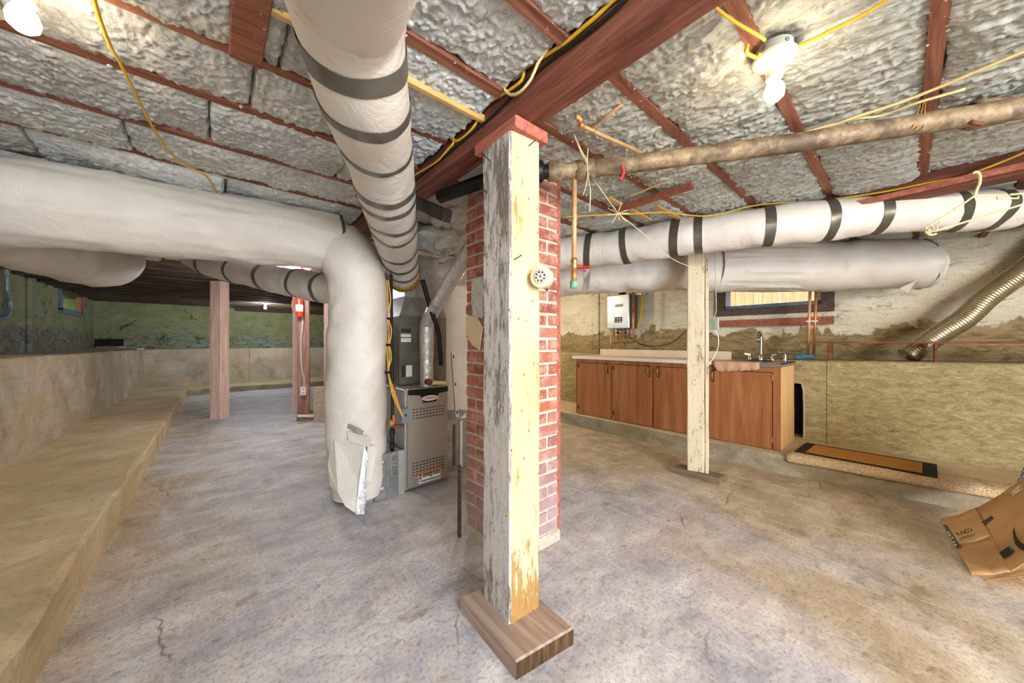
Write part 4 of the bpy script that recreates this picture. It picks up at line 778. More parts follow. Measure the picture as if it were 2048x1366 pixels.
# --- sink cabinet on the right ledge
K0=4.0224
def cabp(u,v,off=0):          # ray onto the cabinet front plane x + .03 y = K0 - off
    q=dr(u,v); return O_+q*((K0-off)/(q[0]+.03*q[1]))
def cx(y,off=0): return K0-off-.03*y
def cbox(mb,ya,yb,z0,z1,d0,d1):   # d: depth behind the front plane
    return mb.hexa([(cx(ya)+d0,ya,z0),(cx(ya)+d1,ya,z0),(cx(yb)+d1,yb,z0),(cx(yb)+d0,yb,z0),(cx(ya)+d0,ya,z1),(cx(ya)+d1,ya,z1),(cx(yb)+d1,yb,z1),(cx(yb)+d0,yb,z1)])
yN=cabp(1562,800)[1]; yFf=cabp(1152,800)[1]
kb=root('sink_cabinet',(4.2,(yN+yFf)/2,.17),'long low reddish brown plywood cabinet with brass pulls on the right ledge','cabinet')
mb=MB(); cbox(mb,yN+.018,yFf-.018,.19,.955,.45,.47); cbox(mb,yFf-.018,yFf,.172,.955,.002,.56); cbox(mb,yN+.018,yFf-.018,.172,.19,.02,.5); obj('carcass',mb,'cabinet',kb)
pts=[(cx(yN),.172),(cx(yN)+.585,.172),(cx(yN)+.585,.5),(cx(yN)+.575,.62),(cx(yN)+.58,.75),(cx(yN)+.565,.80),(cx(yN)+.585,.955),(cx(yN),.955)]
obj('side_panel',MB().poly_prism([(x,yN,z) for x,z in pts],(0,.018,0)),'cab_side',kb,label='pale bare plywood end panel')
mb=MB(); cbox(mb,yN+.001,yFf,.905,.955,-.001,.018); cbox(mb,yN+.001,cabp(1546,800)[1],.172,.905,-.001,.018)
for u0,u1 in ((1221.5,1226.5),(1304.5,1309.5),(1398,1405)): cbox(mb,cabp(u1,800)[1],cabp(u0,800)[1],.172,.905,0,.016)
obj('face_frame',mb,'cabinet',kb)
for i,(u0,u1,hu,hinge) in enumerate(((1156,1222,1215,1159),(1226,1305,1298,1229),(1309,1399,1317,1395),(1404,1545,1426,1545))):
    ya,yb=cabp(u1,800)[1]+.002,cabp(u0,800)[1]-.002; mb=MB(); cbox(mb,ya,yb,.178,.900,-.019,-.001); d=obj('door',mb,'cabinet',kb)
    p=cabp(hu,800,.019); y=p[1]; x=cx(y)-.019
    obj('handle',MB().tube([(x,y,.79),(x-.014,y,.80),(x-.024,y,.825),(x-.024,y,.855),(x-.014,y,.878),(x,y,.888)],.0055,8),'brass',d,True,label='brass pull'); obj('handle_plate',MB().bbox(x-.002,x,y-.012,y+.012,.775,.90,.001),'dark_label',d)
    yh=cabp(hinge,800)[1]
    for z in (.24,.83): obj('hinge',MB().bbox(cx(yh)-.025,cx(yh)-.012,yh-.008,yh+.008,z,z+.055,.002),'slot' if i<3 else 'brass',d)
ys_=cabp(1425,720)[1]
ct=root('countertop',(4.25,2.2,.957),'long cream laminate countertop on the brown sink cabinet','countertop')
mb=MB(); cbox(mb,ys_,yFf+.04,.957,.992,-.03,.60); o=obj('slab',mb,'counter',ct); mb=MB(); cbox(mb,ys_,yFf+.04,.955,.994,-.034,-.03); obj('edge_band',mb,'counter',ct)
sk=root('sink',(4.25,1.0,.957),'stainless steel sink unit at the near end of the cabinet with chrome taps','sink')
mb=MB(); yb0,yb1=yN+.14,ys_-.10
cbox(mb,yN-.006,ys_-.002,.957,.992,-.03,-.026); cbox(mb,yN-.006,yN-.002,.957,.992,-.03,.60)
for a,b,c,d in ((yN-.006,yb0,-.026,.60),(yb1,ys_-.002,-.026,.60),(yb0,yb1,-.026,.07),(yb0,yb1,.47,.60)): cbox(mb,a,b,.984,.992,c,d)
obj('deck',mb,'steel',sk)
mb=MB(); cbox(mb,yb0-.002,yb0,.81,.985,.07,.47); cbox(mb,yb1,yb1+.002,.81,.985,.07,.47); cbox(mb,yb0,yb1,.81,.985,.068,.07); cbox(mb,yb0,yb1,.81,.985,.47,.472); cbox(mb,yb0,yb1,.808,.81,.07,.47); obj('basin',mb,'steel',sk)
fp=onX(1522,716,4.46); fxx,fyy=fp[0],fp[1]
fa=obj('faucet_base',MB().bbox(fxx-.022,fxx+.022,fyy-.11,fyy+.11,.992,1.006,.004),'chrome',sk)
obj('spout',MB().tube([(fxx,fyy,1.0),(fxx,fyy,1.22),(fxx-.012,fyy,1.27),(fxx-.05,fyy,1.295),(fxx-.09,fyy,1.275),(fxx-.105,fyy,1.235)],.0125,14),'chrome',sk,True); obj('spout_base',MB().lathe([(.026,0),(.022,.03),(.015,.06),(.014,.062)],16,(fxx,fyy,1.0)),'chrome',sk,True)
obj('spray_tip',MB().cyl((fxx-.105,fyy,1.245),(fxx-.108,fyy,1.195),.015,14),'chrome',sk,True)
for sgn in (-1,1): o=obj('tap_handle',MB().lathe([(.022,0),(.018,.03),(.012,.05),(0,.055)],14,(fxx,fyy+sgn*.1,1.0)).bar((fxx,fyy+sgn*.1,1.055),(fxx-.03,fyy+sgn*.145,1.065),.014,.01),'chrome',sk,True,auto=40)
sp=onX(1570,716,4.46); obj('side_sprayer',MB().tube([(sp[0],sp[1],.99),(sp[0],sp[1],1.06),(sp[0]-.01,sp[1]+.01,1.085),(sp[0]-.05,sp[1]+.05,1.09)],[.018,.013,.015,.014],14),'chrome',sk,True)
a=cabp(1430,720)[1];b=cabp(1521,720)[1]
mb=MB(); n=26; P=[]
for i in range(n):
    f_=i/(n-1); y=a*(1-f_)+b*f_; x=cx(y)-.038-.004*math.sin(i*.9); dl=.05+.05*(1-f_)**.6+.004*math.sin(i*1.7)
    if i<2: dl=.055
    P.append([(x+.16,y,.997),(x+.08,y,.998),(x+.004,y,.997),(x-.002,y,.985),(x-.003,y,.985-dl*.5),(x-.001,y,.985-dl)])
mb.grid(np.array(P)); cl=obj('cloth',mb,'cloth',None,True,label='tan cloth draped over the front edge of the sink',cat='cloth'); md=cl.modifiers.new('s','SOLIDIFY'); md.thickness=.003
a=onX(1200,710,4.5);b=onX(1462,710,4.5); obj('splash_board',MB().bbox(4.5,4.518,b[1],a[1],.992,1.084,.002),'backsplash',label='long cream board standing on edge along the back of the countertop',cat='board')
# --- tankless heater
hy0=onX(1258,620,5.12)[1]; hy1=onX(1214,620,5.12)[1]; z1=onX(1236,590,5.12)[2]; z0=onX(1236,657,5.12)[2]
wh=root('water_heater',(5.25,(hy0+hy1)/2,z0),'silver tankless water heater on the right wall above the countertop','water heater')
obj('case',MB().bbox(5.14,5.40,hy0+.004,hy1-.004,z0,z1,.008),'heater_side',wh); fc=obj('front_cover',MB().bbox(5.12,5.14,hy0,hy1,z0,z1,.010),'heater',wh)
yA=hy1-(hy1-hy0)*.33; yBm=hy1-(hy1-hy0)*.70
obj('groove',MB().box(5.117,5.121,yA-.002,yA+.002,z0+.01,z0+.37),'conduit',fc); obj('control_window',MB().bbox(5.114,5.121,yBm,yA-.02,z0+.10,z0+.19,.002),'dark_label',fc); obj('maker_plate',MB().box(5.117,5.121,yBm-.02,yA-.02,z0+.36,z0+.41),'box_grey',fc)
for k in range(4): obj('button',MB().box(5.111,5.115,yBm+.02+k%2*.05,yBm+.045+k%2*.05,z0+.11+k//2*.04,z0+.13+k//2*.04),'white_label',fc)
obj('vent_collar',MB().cyl((5.27,(hy0+hy1)/2,z1),(5.27,(hy0+hy1)/2,z1+.05),.06,18),'black_plastic',wh,True); obj('top_bracket',MB().bbox(5.36,5.40,hy0-.16,hy0,z1-.01,z1+.03,.002),'galv',wh)
hp=root('heater_piping',(5.2,hy0,1.0),'copper pipes and valves under the tankless water heater','pipe')
yp=onX(1268,620,5.12)[1]; yq=onX(1222,700,5.2)[1]; yw=onX(1228,700,5.2)[1]; zb=onX(1260,683,5.2)[2]
obj('tall_pipe',MB().tube([(5.10,yp,2.0),(5.10,yp,zb),(5.12,yp+.01,zb-.015),(5.2,yw,zb-.01)],.014,10,smooth=False),'copper',hp,True); obj('drop_pipe',MB().cyl((5.2,yq,z0),(5.2,yq,1.03),.013,10),'copper_pale',hp,True)
obj('pipe_ball_valve',MB().lathe([(0,-.03),(.03,-.02),(.03,.02),(0,.03)],10,(5.10,yp,(z0+z1)/2)),'red_label',hp,True)
for k,yy_ in enumerate(np.linspace(hy0+.06,hy1-.06,5)):
    obj('stub',MB().cyl((5.24,yy_,z0),(5.24,yy_,z0-.13-.04*(k%2)),.013,8),'brass' if k%2 else 'copper',hp,True); obj('valve',MB().lathe([(0,-.02),(.024,-.012),(.024,.012),(0,.02)],8,(5.24,yy_,z0-.07)),'black_pipe' if k%2 else 'brass',hp,True)
cable('gas_hose','yellow flexible gas hose curving down beside the tankless heater',[(5.3,hy0-.14,z1+.02),(5.28,hy0-.14,z0+.35),(5.28,hy0-.10,z0+.12),(5.28,hy0-.06,z0)],.02,'yellow_cable','hose',10)
cable('heater_wire','thin dark wire drooping along the wall to the right of the heater',[onX(u,v,5.37) for u,v in ((1262,676),(1282,688),(1310,692),(1340,687),(1362,672),(1380,655))],.005,'dark_label')
# --- sill board and pipes near the window
a=onR(1440,648,XR-.08);b=onR(1668,641,XR-.08); obj('sill_board',MB().bar((a[0],a[1],a[2]),(b[0],b[1],a[2]+.0),.04,.09),'red_wood',label='red board fixed to the wall under the right window',cat='board')
for k,(u,m) in enumerate(((1619,'copper_pale'),(1631,'copper'))):
    o=root('supply_pipe',onX(u,712,5.0),('pale copper pipe running down left of its twin beside the window' if k==0 else 'darker copper pipe running down right of its twin beside the window'),'pipe')
    a=onX(u+2,560,5.0);b=onX(u-3,712,5.0); obj('run',MB().tube([a,b],.014,10,smooth=False),m,o,True); m_=a*.45+b*.55; obj('clip',MB().bbox(m_[0]-.02,m_[0]+.02,m_[1]-.025,m_[1]+.025,m_[2],m_[2]+.015,.002),'white_paint',o)
cable('blue_pipe','short blue plastic pipe lying on the ledge beside the sink',[onX(u,v,4.8) for u,v in ((1590,716),(1608,713),(1628,713))],.018,'blue_ink','pipe',8)
# --- shelf on short posts
sf=root('wall_shelf',(4.7,0,1.02),'long narrow rusty brown shelf board on short posts on top of the right ledge wall','shelf')
ya=onR(1618,684,4.62)[1]; 
obj('board',MB().hexa([(4.62+RX(q_)+e_,q_,z) for z in (1.182,1.202) for q_,e_ in ((-2.6,0),(-2.6,.17),(ya,.17),(ya,0))]),'rust_wood',sf)
for u0,u1 in ((1655,1668),(1868,1880),(2110,2130)):
    q0=onR(u0,700,4.625);q1=onR(u1-5,700,4.625); x0=q0[0]; obj('support',MB().bbox(x0,x0+.13,q1[1]-.0,q0[1],1.018,1.182,.004),'rust_wood',sf)
# --- flexible metal duct
pf=[onT(2180,430,2.95),onT(2110,490,3.0),onT(2048,541,3.05),(0,0,0),(0,0,0),(0,0,0)]
L=[(2180,420,2.85),(2110,487,2.95),(2048,541,3.02),(1975,594,3.08),(1930,636,3.12),(1882,666,3.17),(1840,695,3.22),(1815,712,3.25)]
fx=root('flexible_duct',onT(1900,690,3.1),'shiny ribbed flexible metal duct slanting down the right wall behind the shelf','duct')
obj('hose',MB().tube(TT(L),.082,36,True,ds=.006,disp=lambda s,t,L:.004*np.sin(s*2*PI/.022+t)),'flex_metal',fx,True)
# --- mat, rug, box
rg=root('rug',(4.0,.1,.17),'beige textured runner lying along the front edge of the right ledge','rug')
pa=onZ(1585,900,.18);pb=onZ(1620,884,.18); y0r=pa[1]; ys=np.linspace(y0r,-1.6,70); P=[]
for y in ys:
    fxn=3.86+RX(y); wv=.006*float(fbm(y*5,2,3,3)); P.append([(fxn-.012,y,.128+wv),(fxn-.024+wv,y,.145),(fxn-.022,y,.170),(fxn-.006,y,.188+wv),(fxn+.03,y,.191),(fxn+.20,y,.186),(fxn+.24,y,.173)])
o=obj('pile',MB().grid(np.array(P)),'rug',rg,True); md=o.modifiers.new('s','SOLIDIFY'); md.thickness=.008
dm=root('doormat',(4.3,.1,.19),'brown coir doormat with a black border on the right ledge','doormat')
c=[onZ(1876,956,.20),onZ(1874,929,.20),onZ(1612,885,.20),onZ(1587,903,.20)]; c=[q[:2] for q in c]
obj('border',slab4([c[0],c[1],c[2],c[3]],.190,.202,.003),'mat_border',dm)
m=sum(c)/4; lng=(c[3]-c[0]+c[2]-c[1])/2; sh_=(c[1]-c[0]+c[2]-c[3])/2; Ll=np.linalg.norm(lng);Ls=np.linalg.norm(sh_); i4=[]
for i,(a,b) in enumerate(((1,1),(1,-1),(-1,-1),(-1,1))): i4.append(c[i]+a*lng/Ll*.075+b*sh_/Ls*.05)
obj('coir_field',slab4(i4,.201,.206,.002),'coir',dm)
bx=root('cardboard_box',onT(1990,1140,1.8),'flattened brown cardboard box leaning on the ledge at the right edge','box')
# surface of the large panel: a in [0,1] from the left edge to the right, b from top edge to bottom edge
TOP=np.array([onT(*q) for q in ((1881,1040,2.27),(1921,1031,2.265),(1960,1013,2.25),(2000,990,2.215),(2052,953,2.16),(2110,905,2.09),(2180,840,2.0))])
BOT=np.array([onT(*q) for q in ((1943,1150,1.74),(1985,1149,1.71),(2028,1140,1.675),(2060,1118,1.63),(2100,1085,1.58),(2150,1040,1.52),(2220,980,1.46))])
for Q in (TOP,BOT): Q[:,2]=np.maximum(Q[:,2],.008)
def BS(a,b,off=0.0):
    k=np.clip(a,0,1)*6; i=int(min(5,k)); f_=k-i; sm=lambda Q: Q[i]*(1-f_)+Q[i+1]*f_
    p=sm(TOP)*(1-b)+sm(BOT)*b
    if off:
        e=.01; u=BSr(a+e,b)-BSr(a-e,b); v=BSr(a,min(1,b+e))-BSr(a,max(0,b-e)); n=np.cross(u,v); n/=np.linalg.norm(n); n=n if np.dot(n,O_-p)>0 else -n; p=p+n*off
    return p
def BSr(a,b): 
    k=np.clip(a,0,1)*6; i=int(min(5,k)); f_=k-i; return (TOP[i]*(1-f_)+TOP[i+1]*f_)*(1-b)+(BOT[i]*(1-f_)+BOT[i+1]*f_)*b
TOPs=resample(TOP,None); BOTs=resample(BOT,None); idx=np.linspace(0,len(TOPs)-1,7).round().astype(int)
def boxgrid(a0,a1,b0,b1,name,lift=0.0,par=None,mat='cardboard',th=.004,na=26,nb=8):
    A_=np.linspace(a0,a1,na);B_=np.linspace(b0,b1,nb); P=np.array([[BS(a,b,lift) for b in B_] for a in A_]); o=obj(name,MB().grid(P),mat,par or bx,True); md=o.modifiers.new('s','SOLIDIFY'); md.thickness=th; md.offset=0; return o
boxgrid(.30,1,0,1,'main_panel'); f1=boxgrid(0,.30,0,.50,'flap',.004); f2=boxgrid(0,.30,.52,1,'flap')
# map a picture-frame point onto the panel by search
GA=np.linspace(0,1,121);GB=np.linspace(0,1,81); PG=np.array([[BSr(a,b) for b in GB] for a in GA]); UG,VG=P2(PG)
def bpt(u,v,off=.0045):
    i=np.argmin((UG-u)**2+(VG-v)**2); return BS(GA[i//81],GB[i%81],off)
def decal(pts,mat,name,off=.0045,par=None): 
    Q=[bpt(u,v,off) for u,v in pts]; n=np.cross(Q[1]-Q[0],Q[-1]-Q[0]); n/=np.linalg.norm(n); n=n if np.dot(n,O_-Q[0])>0 else -n; return obj(name,MB().poly_prism(Q,tuple(n*.0008)),mat,par or bx)
decal([(2000,1108),(2022,1093),(2031,1104),(2009,1119)],'box_ink','printed_square')
decal([(2012,1106),(2017,1103),(2019,1107),(2014,1110)],'white_label','print',.0055); decal([(2021,1095),(2023,1094),(2030,1103),(2026,1103)],'blue_ink','print',.0055)
decal([(2004,1109),(2006,1107.5),(2013,1115),(2011,1117)],'white_label','print',.0055)
sw=[(2030.5,1055),(2028,1066),(2029,1078),(2034,1090),(2043,1100),(2056,1106),(2052,1092),(2042,1085),(2035,1074),(2032,1062)]; decal(sw,'box_ink','printed_curve')
decal([(1887,1052),(1894,1052),(1924,1097),(1913,1099),(1911,1096)],'box_tape','black_tape',.0075,f1)
for k,(u,v) in enumerate(((1898,1068),(1901,1074),(1906,1079),(1909,1087),(1913,1093))): decal([(u-2,v-1),(u+2,v-2),(u+3,v+1),(u-1,v+2)],'white_label','print',.009,f1)
for k in range(9):
    u,v=1963+k*2.7,1049-k*1.75; decal([(u,v),(u+(1.6 if k%3 else .8),v-1),(u+3.2,v+3.4),(u+2.0,v+4.6)],'box_ink','barcode_bar')
decal([(1962.5,1047.5),(1985,1033),(1985.6,1033.8),(1963.1,1048.6)],'box_ink','barcode_frame'); decal([(1966,1052),(1988.3,1037),(1989,1038),(1966.6,1053)],'box_ink','barcode_frame')
pt=bpt(1934,1066,.009); tx=bpt(1944,1063,.009)-bpt(1925,1069,.009); ty=bpt(1932,1060,.009)-bpt(1937,1073,.009); text('printed_word','RICH',.07,pt,tx,ty,'box_ink',bx,.0004)
pt=bpt(1940,1075,.009); text('printed_word','(0010)',.05,pt,tx,ty,'rust_wood',bx,.0004)
decal([(2024,986),(2043,971),(2048,980),(2030,994)],'white_label','paper_label')
for k in range(6): u,v=2028+k*2.6,987-k*2.1; decal([(u,v),(u+1.2,v-1),(u+4,v+3),(u+2.8,v+4)],'conduit','print',.0056)
und=[onT(1966,1158,1.70),onT(2000,1152,1.66),onT(2048,1136,1.60),onT(2140,1095,1.50),onT(2140,1120,1.49),onT(2048,1152,1.59),onT(1972,1162,1.69)]
obj('under_flap',MB().poly_prism([(p[0],p[1],max(.004,p[2])) for p in und],(.002,.001,-.0035)),'cardboard',bx)
o=root('striped_board',onT(2040,960,2.3),'dark grey strip with lettering standing behind the cardboard box','board'); obj('strip',MB().poly_prism([onT(2030,978,2.22),onT(2048,938,2.22),onT(2075,890,2.22),onT(2078,930,2.22),onT(2046,968,2.22)],(.004,.003,0)),'conduit',o)
tq=onT(2044,958,2.215); text('lettering','HOME',.055,tq,onT(2052,938,2.215)-onT(2036,972,2.215),onT(2040,955,2.215)-onT(2050,960,2.215),'dark_label',o)
# --- fire extinguisher, outlet and conduit on the red post
def onpost(u,v,off=0.03):     # front plane of the red post
    q=dr(u,v); n=np.array([-PN[0],-PN[1],0]); n/=np.linalg.norm(n); k=n[:2]@PA+off; return O_+q*(k/(n[0]*q[0]+n[1]*q[1]))
b_=onpost(599,634,.07); t_=onpost(599,594,.07); ex_=root('fire_extinguisher',tuple(b_),'small red fire extinguisher with white label hanging on the red post','extinguisher')
h=t_[2]-b_[2]; obj('cylinder',MB().lathe([(0,0),(.045,0),(.05,.015),(.05,h*.86),(.04,h*.96),(.018,h),(0,h)],24,tuple(b_)),'extinguisher_red',ex_,True,auto=60)
obj('label_band',MB().lathe([(.0505,h*.28),(.0512,h*.29),(.0512,h*.60),(.0505,h*.61)],24,tuple(b_)),'white_label',ex_,True)
obj('valve',MB().lathe([(.016,h),(.018,h+.03),(.01,h+.05),(0,h+.05)],12,tuple(b_)),'black_plastic',ex_,True); obj('lever',MB().bar(b_+[-.05,.04,h+.06],b_+[.06,-.05,h+.045],.018,.01),'black_plastic',ex_); obj('lever',MB().bar(b_+[-.02,.02,h+.035],b_+[.07,-.055,h+.02],.016,.008),'black_plastic',ex_)
obj('hose',MB().tube([b_+[-.02,.02,h+.04],b_+[-.07,.05,h*.9],b_+[-.085,.06,h*.5],b_+[-.06,.04,h*.3]],.011,8),'cap_wood',ex_,True)
oc=root('outlet',tuple(onpost(607,786,.03)),'white double outlet at the lower end of the conduit on the red post','outlet')
a=onpost(602,789,.035);b=onpost(611,776,.0); obj('box',MB().bar(onpost(606.5,790,.02),onpost(606.5,774,.02),.07,.045,up=(PN[0],PN[1],0)),'white_paint',oc)
for v in (778.5,785.5): p=onpost(606.5,v,.045); obj('socket',MB().lathe([(0,.002),(.015,.002),(.017,-.002)],14,p,(-PN[0],-PN[1],0)),'box_grey',oc,True)
cable('conduit','pale conduit snaking down the red post to the outlet',[onpost(u,v,.03) for u,v in ((601,592),(604,620),(605,650),(602,680),(602,715),(604,740),(608,757),(608,775))],.013,'pale_conduit','conduit',8)
# --- outlet on the second post with white cord
p=onT(1426,645,2.72); oc=root('outlet',tuple(p),'pale green outlet box on the white post in front of the sink cabinet','outlet')
pc=np.array([post2[0],post2[1],p[2]])+[.06,-.035,0]; 
obj('box',MB().bbox(pc[0]-.03,pc[0]+.03,pc[1]-.045,pc[1]+.02,pc[2]-.045,pc[2]+.045,.004),'green_box',oc); obj('cover',MB().bbox(pc[0]+.03,pc[0]+.045,pc[1]-.045,pc[1]+.02,pc[2]-.048,pc[2]+.048,.004),'white_paint',oc)
cable('white_cord','thin white cord drooping from the outlet box to the countertop',[pc+[.04,0,-.03],pc+[.10,-.02,-.10],pc+[.15,.0,-.22],pc+[.14,.05,-.33],pc+[.10,.10,-.40]],.004,'white_paint')
cable('grey_wire','thin wire running down the right side of the flaking white post',[(pc[0]-.01,pc[1]-.03,2.0),(pc[0]-.005,pc[1]-.035,1.7),(pc[0],pc[1]-.035,1.45),(pc[0],pc[1],pc[2]+.045)],.004,'box_grey')
# --- hanger
hg=root('clothes_hanger',onT(1950,400,1.85),'cream plastic clothes hanger hooked over the thin red strip on the right','hanger')
ht=1.80
def HT(L,t=None): return [onT(u,v,(t or ht)) for u,v in L]
obj('hook',MB().tube(HT([(1946,347),(1950,344),(1956,345),(1960,353),(1959,367),(1954,378),(1950,390)]),.0062,8),'hanger',hg,True)
obj('left_arm',MB().tube(HT([(1950,391),(1905,422),(1872,443),(1856,455),(1852,464),(1860,470),(1872,468)]),.0048,8),'hanger',hg,True)
obj('right_arm',MB().tube(HT([(1950,391),(2013,390)]),.005,8,smooth=False),'hanger',hg,True); obj('right_arm',MB().tube(HT([(2020,389),(2060,389),(2150,410)]),.005,8),'hanger',hg,True)
obj('crossbar',MB().tube(HT([(1868,463),(2048,408),(2150,376)]),.005,8),'hanger',hg,True)
obj('notch',MB().tube(HT([(1995,392),(1995,397),(2036,397),(2036,392)]),.004,6,smooth=False),'hanger',hg,True); obj('notch',MB().tube(HT([(1896,427),(1911,423),(1909,416)]),.004,6,smooth=False),'hanger',hg,True); obj('notch',MB().tube(HT([(1878,445),(1889,437),(1876,440)]),.004,6,smooth=False),'hanger',hg,True)
for k in range(5): 
    c_=onT(1860+rng.uniform(-5,7),460+rng.uniform(-5,6),ht-.01); obj('string_loop',MB().tube([c_+np.array([.018*math.cos(a)*math.cos(k),.018*math.cos(a)*math.sin(k),.014*math.sin(a)]) for a in np.linspace(0,5.6,9)],.0025,5),'string',hg,True)
st=[onX(1649,422,3.14),onX(2048,331,3.14)]; dst=st[1]-st[0]; obj('wood_strip',MB().bar(st[0],st[1]+dst*.35,.02,.032),'red_wood',label='thin red wooden strip running toward the camera under the right girder',cat='strip')
# --- ceiling cables, laths and small pipes
def zc(L,z): return [onZ(u,v,z) for u,v in L]
def xc(L,x): return [onX(u,v,x) for u,v in L]
cable('yellow_cable','yellow cable hanging across the insulation on the left ceiling',zc([(180,-30),(200,40),(222,95),(240,125),(262,170),(285,215),(310,262),(340,305),(375,333),(405,347),(420,362),(433,388)],2.125),.0055,'yellow_cable')
BXc=.882
cable('yellow_cable','thick yellow cable stapled along the upper left side of the main girder',xc([(1290,-50),(1227,0),(1190,35),(1158,62),(1134,83),(1090,112),(1048,137),(1020,158),(985,182),(951,207),(925,228),(911,246)],BXc),.0075,'yellow_cable')
cable('yellow_cable','yellow cable looping low on the girder left of the nearest post',xc([(1048,140),(1044,160),(1020,180),(992,196),(968,215),(950,250),(930,272),(914,282),(902,276),(893,264)],BXc-.004),.0065,'yellow_cable')
cable('yellow_cable','yellow cable dropping down the girder toward the dark end of the beam',xc([(904,270),(908,284),(895,300),(880,318),(858,334),(830,350)],BXc-.004),.006,'yellow_cable')
cable('black_cable','black cable clipped along the left face of the main girder',xc([(1300,-55),(1250,0),(1200,46),(1160,77),(1115,110),(1075,142),(1030,185),(985,232),(935,273),(880,320),(828,362)],BXc),.0065,'black_cable')
cable('cream_cable','flat cream cable looping off the girder above the nearest post',xc([(1107,80),(1090,105),(1075,128),(1062,158),(1040,184),(1022,190),(1010,180),(1003,160),(1006,152)],BXc-.012),.006,'cream_cable')
o=root('cable_clamp',onX(1035,149,.88),'white two-hole clamp on the girder side where the cables cross','clamp'); a=onX(1026,157,.885);b=onX(1044,144,.885); obj('plate',MB().bar(a,b,.004,.022),'white_paint',o); 
for f_ in (.2,.8): p=a*(1-f_)+b*f_; obj('screw',MB().lathe([(0,.003),(.003,.003),(.004,0)],8,(p[0]-.003,p[1],p[2]),(-1,0,0)),'dark_label',o)
lt=root('lath',(.45,1.22,2.16),'yellow wooden lath with printed letters crossing the ceiling behind the overhead duct','lath')
obj('stick',MB().bbox(-.05,.9,1.212,1.236,2.168,2.198,.003),'lath',lt); text('print','1 CIKCIC',.022,(.11,1.2115,2.183),(1,0,0),(0,0,1),'rust_wood',lt)
o=obj('joist_block',MB().bbox(.035,.125,1.09,1.505,2.165,2.20,.003),'joist',ce)
rp=root('branch_pipe',onZ(1200,270,2.16),'pale copper pipe with elbows zigzagging over the insulation right of the girder','pipe')
obj('run',MB().tube(zc([(1152,232),(1160,238),(1162,250),(1186,262),(1282,305)],2.165),.0085,10,smooth=False),'copper_pale',rp,True); obj('branch',MB().tube(zc([(1180,257),(1245,208)],2.175),.006,8,smooth=False),'copper_pale',rp,True)
for u,v in ((1160,240),(1163,251),(1184,261)): p=onZ(u,v,2.165); obj('elbow',MB().lathe([(0,-.012),(.0125,-.008),(.0125,.008),(0,.012)],10,p,(1,.3,0)),'copper',rp,True)
cable('tan_cable','long tan cable crossing the right insulation above the drain pipe',zc([(2120,75),(2048,103),(1960,140),(1870,178),(1800,205),(1740,225),(1700,238),(1640,262)],2.145),.006,'cream_cable')
cable('tan_cable','second tan cable just below the long one on the right insulation',zc([(1930,178),(1870,195),(1820,210),(1760,232),(1700,240),(1600,268)],2.15),.0055,'cream_cable')
cable('tan_cable','short tan cable end below the drain pipe',zc([(1418,326),(1445,317),(1480,306),(1520,298)],2.14),.006,'cream_cable')
cable('tan_cable','tan cable with a bent end low on the insulation right of the water pipe',zc([(1258,391),(1275,386),(1310,372),(1340,362)],2.14),.006,'cream_cable')
cable('yellow_cable','yellow cable leading to the lampholder on the right ceiling from the girder',zc([(1420,5),(1450,30),(1480,50),(1512,68),(1530,80)],2.17),.005,'yellow_cable')
cable('yellow_cable','yellow cable running from the right lampholder to the top edge',zc([(1800,-20),(1740,22),(1680,52),(1620,82),(1585,96)],2.165),.005,'yellow_cable')
cable('yellow_cable','yellow loop of cable tucked beside the right lampholder',zc([(1495,90),(1492,102),(1500,110),(1512,114),(1520,108)],2.15),.006,'yellow_cable')
cable('yellow_cable','long yellow cable sagging above the tape banded duct on the right',TT([(1128,434,2.3),(1200,430,2.3),(1260,428,2.3),(1330,425,2.35),(1400,432,2.4),(1445,427,2.4),(1490,415,2.4),(1535,408,2.4),(1640,402,2.35)]),.0045,'yellow_cable')
cable('yellow_cable','yellow cable strung under the right girder over the hanger',xc([(1640,402),(1760,385),(1860,365),(1920,355),(1960,341),(2048,305),(2150,255)],3.15),.006,'yellow_cable')
rb2=obj('brace',MB().bar(onZ(1232,420,2.14),onZ(1385,371,2.14),.05,.03),'red_wood',label='short red wooden brace under the insulation right of the water pipe',cat='brace')
for a,b in (((1215,395),(1330,440)),((1300,410),(1370,445)),((1420,400),(1480,425))):
    pass
obj('hanging_lath',MB().bar(onZ(1215,395,2.16),onZ(1300,440,2.16),.03,.012),'lath',label='tan lath lying flat under the insulation left of the red brace',cat='lath')
obj('hanging_lath',MB().bar(onZ(1312,412,2.16),onZ(1372,444,2.16),.03,.012),'lath',label='tan lath under the insulation right of the red brace',cat='lath')
obj('wood_scrap',MB().bar(onX(828,402,.86),onX(894,432,.86),.05,.06),'tar',label='tar stained dark wood end under the far end of the main girder',cat='wood')
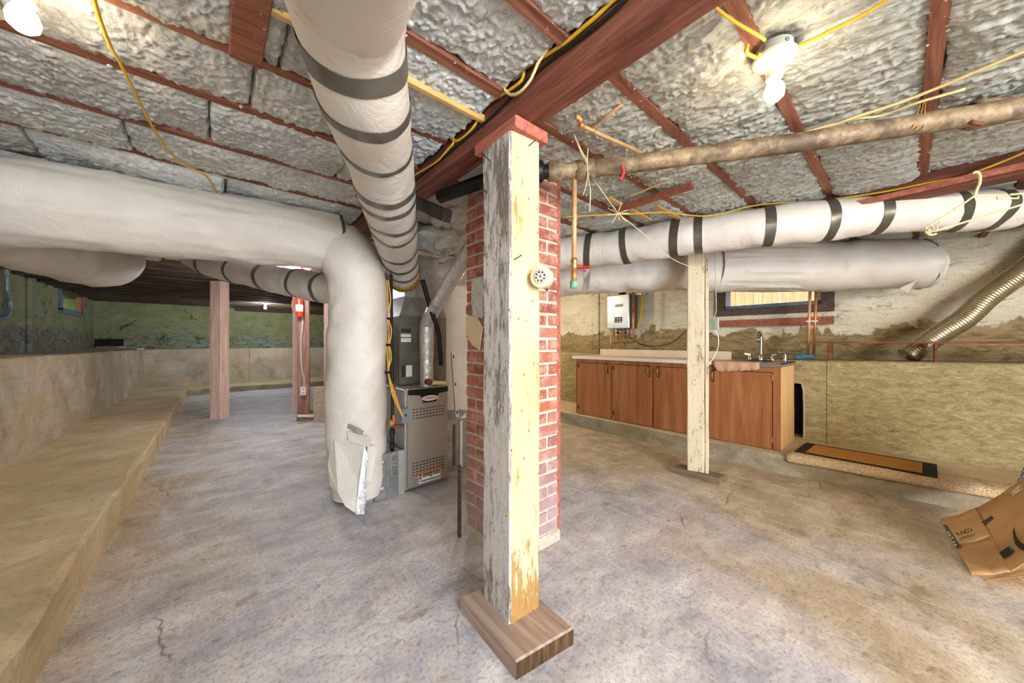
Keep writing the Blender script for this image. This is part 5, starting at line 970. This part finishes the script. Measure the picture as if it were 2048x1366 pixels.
# strings
sg=root('string',onT(1238,428,2.0),'knotted white string stretched from the drain pipe to the white duct','string')
obj('line',MB().tube(TT([(1172,338,1.72),(1205,384,1.85),(1236,427,2.0)]),.0022,5,smooth=False),'string',sg,True); obj('line',MB().tube(TT([(1236,427,2.0),(1290,470,2.2),(1345,518,2.42),(1400,540,2.6)]),.0022,5),'string',sg,True)
for k in range(9): th=k*.72; obj('knot_end',MB().tube(TT([(1236,427,2.0),(1236+22*math.cos(th),427+(24 if k%2 else 14)*math.sin(th),1.99)]),.002,5,smooth=False),'string',sg,True)
sg=root('string',onT(1172,430,1.7),'dirty strands dangling off the drain pipe beside its tee','string')
for L in ([(1148,268,1.60),(1160,300,1.63),(1172,325,1.66),(1175,345,1.68),(1172,372,1.68),(1166,390,1.68)],[(1176,296,1.62),(1174,330,1.66),(1178,365,1.68),(1181,385,1.68),(1179,424,1.68)],[(1150,275,1.6),(1165,305,1.62),(1176,325,1.66)]): obj('strand',MB().tube(TT(L),.0022,5),'string',sg,True)
sg=root('string',onT(1246,355,1.55),'red string knotted round the drain pipe','string'); p=onZ(1245,332,2.07)
obj('loop',MB().tube([p+[.0,.0,0]+np.array([0.02*math.cos(a),.045*math.cos(a)*.8,.047*math.sin(a)]) for a in np.linspace(0,2*PI,14)],.003,5),'red_string',sg,True); obj('tail',MB().tube(TT([(1243,330,1.55),(1247,342,1.55),(1245,352,1.55),(1240,360,1.55)]),.007,6,disp=lambda s,t,L:.003*np.sin(s*500+t)),'red_string',sg,True)
sg=root('string',onT(1840,230,1.4),'brown twine wrapped round the drain pipe near the right edge','string')
for L in ([(1855,125,1.42),(1848,175,1.42),(1838,215,1.40),(1825,258,1.38)],[(1842,130,1.42),(1850,180,1.42),(1842,225,1.40),(1832,262,1.38)],[(1850,178,1.42),(1850,222,1.38),(1846,262,1.38)]): obj('strand',MB().tube(TT(L),.0022,5),'coir',sg,True)
# --- left side bits
cable('wall_conduit','grey conduit bending down the green wall at the left edge',xc([(9,530),(14,560),(14,580),(20,605),(16,625),(6,636),(-20,638)],XL+.04),.022,'conduit','conduit',12)
for k,(u0,u1,v,lab) in enumerate(((187,238,697.5,'pale plank end lying left on the far corner of the left ledge'),(200,245,693.5,'pale plank lying on top of the two lower ones on the left ledge'),(238,281,697.5,'greyish plank end lying right on the far corner of the left ledge'))):
    a=onX(u0,v,-1.5)if False else None
    z=1.025+(.035 if k==1 else 0); t=7.25+(.1 if k==1 else 0); a=onT(u0,v,t);b=onT(u1,v,t); a[2]=b[2]=z+.02
    obj('plank',MB().bar(a,b,.14,.032),'plank',label=lab,cat='plank')

GROUPS={'support_post':'timber support posts','round_duct':'tape banded round ducts under the ceiling','yellow_cable':'yellow cables under the ceiling','tan_cable':'tan cables under the right ceiling',
 'light_fixture':'bare bulb light fixtures','plank':'loose planks in the far left','girder_beam':'red girders','hanging_lath':'tan laths under the insulation','supply_pipe':'twin copper pipes beside the window','outlet':'outlets on the posts','string':'strings hanging at the drain pipe'}
for o in list(sc.objects):
    k=o.name.split('.')[0]
    if o.parent is None and k in GROUPS and 'label' in o: o['group']=GROUPS[k]
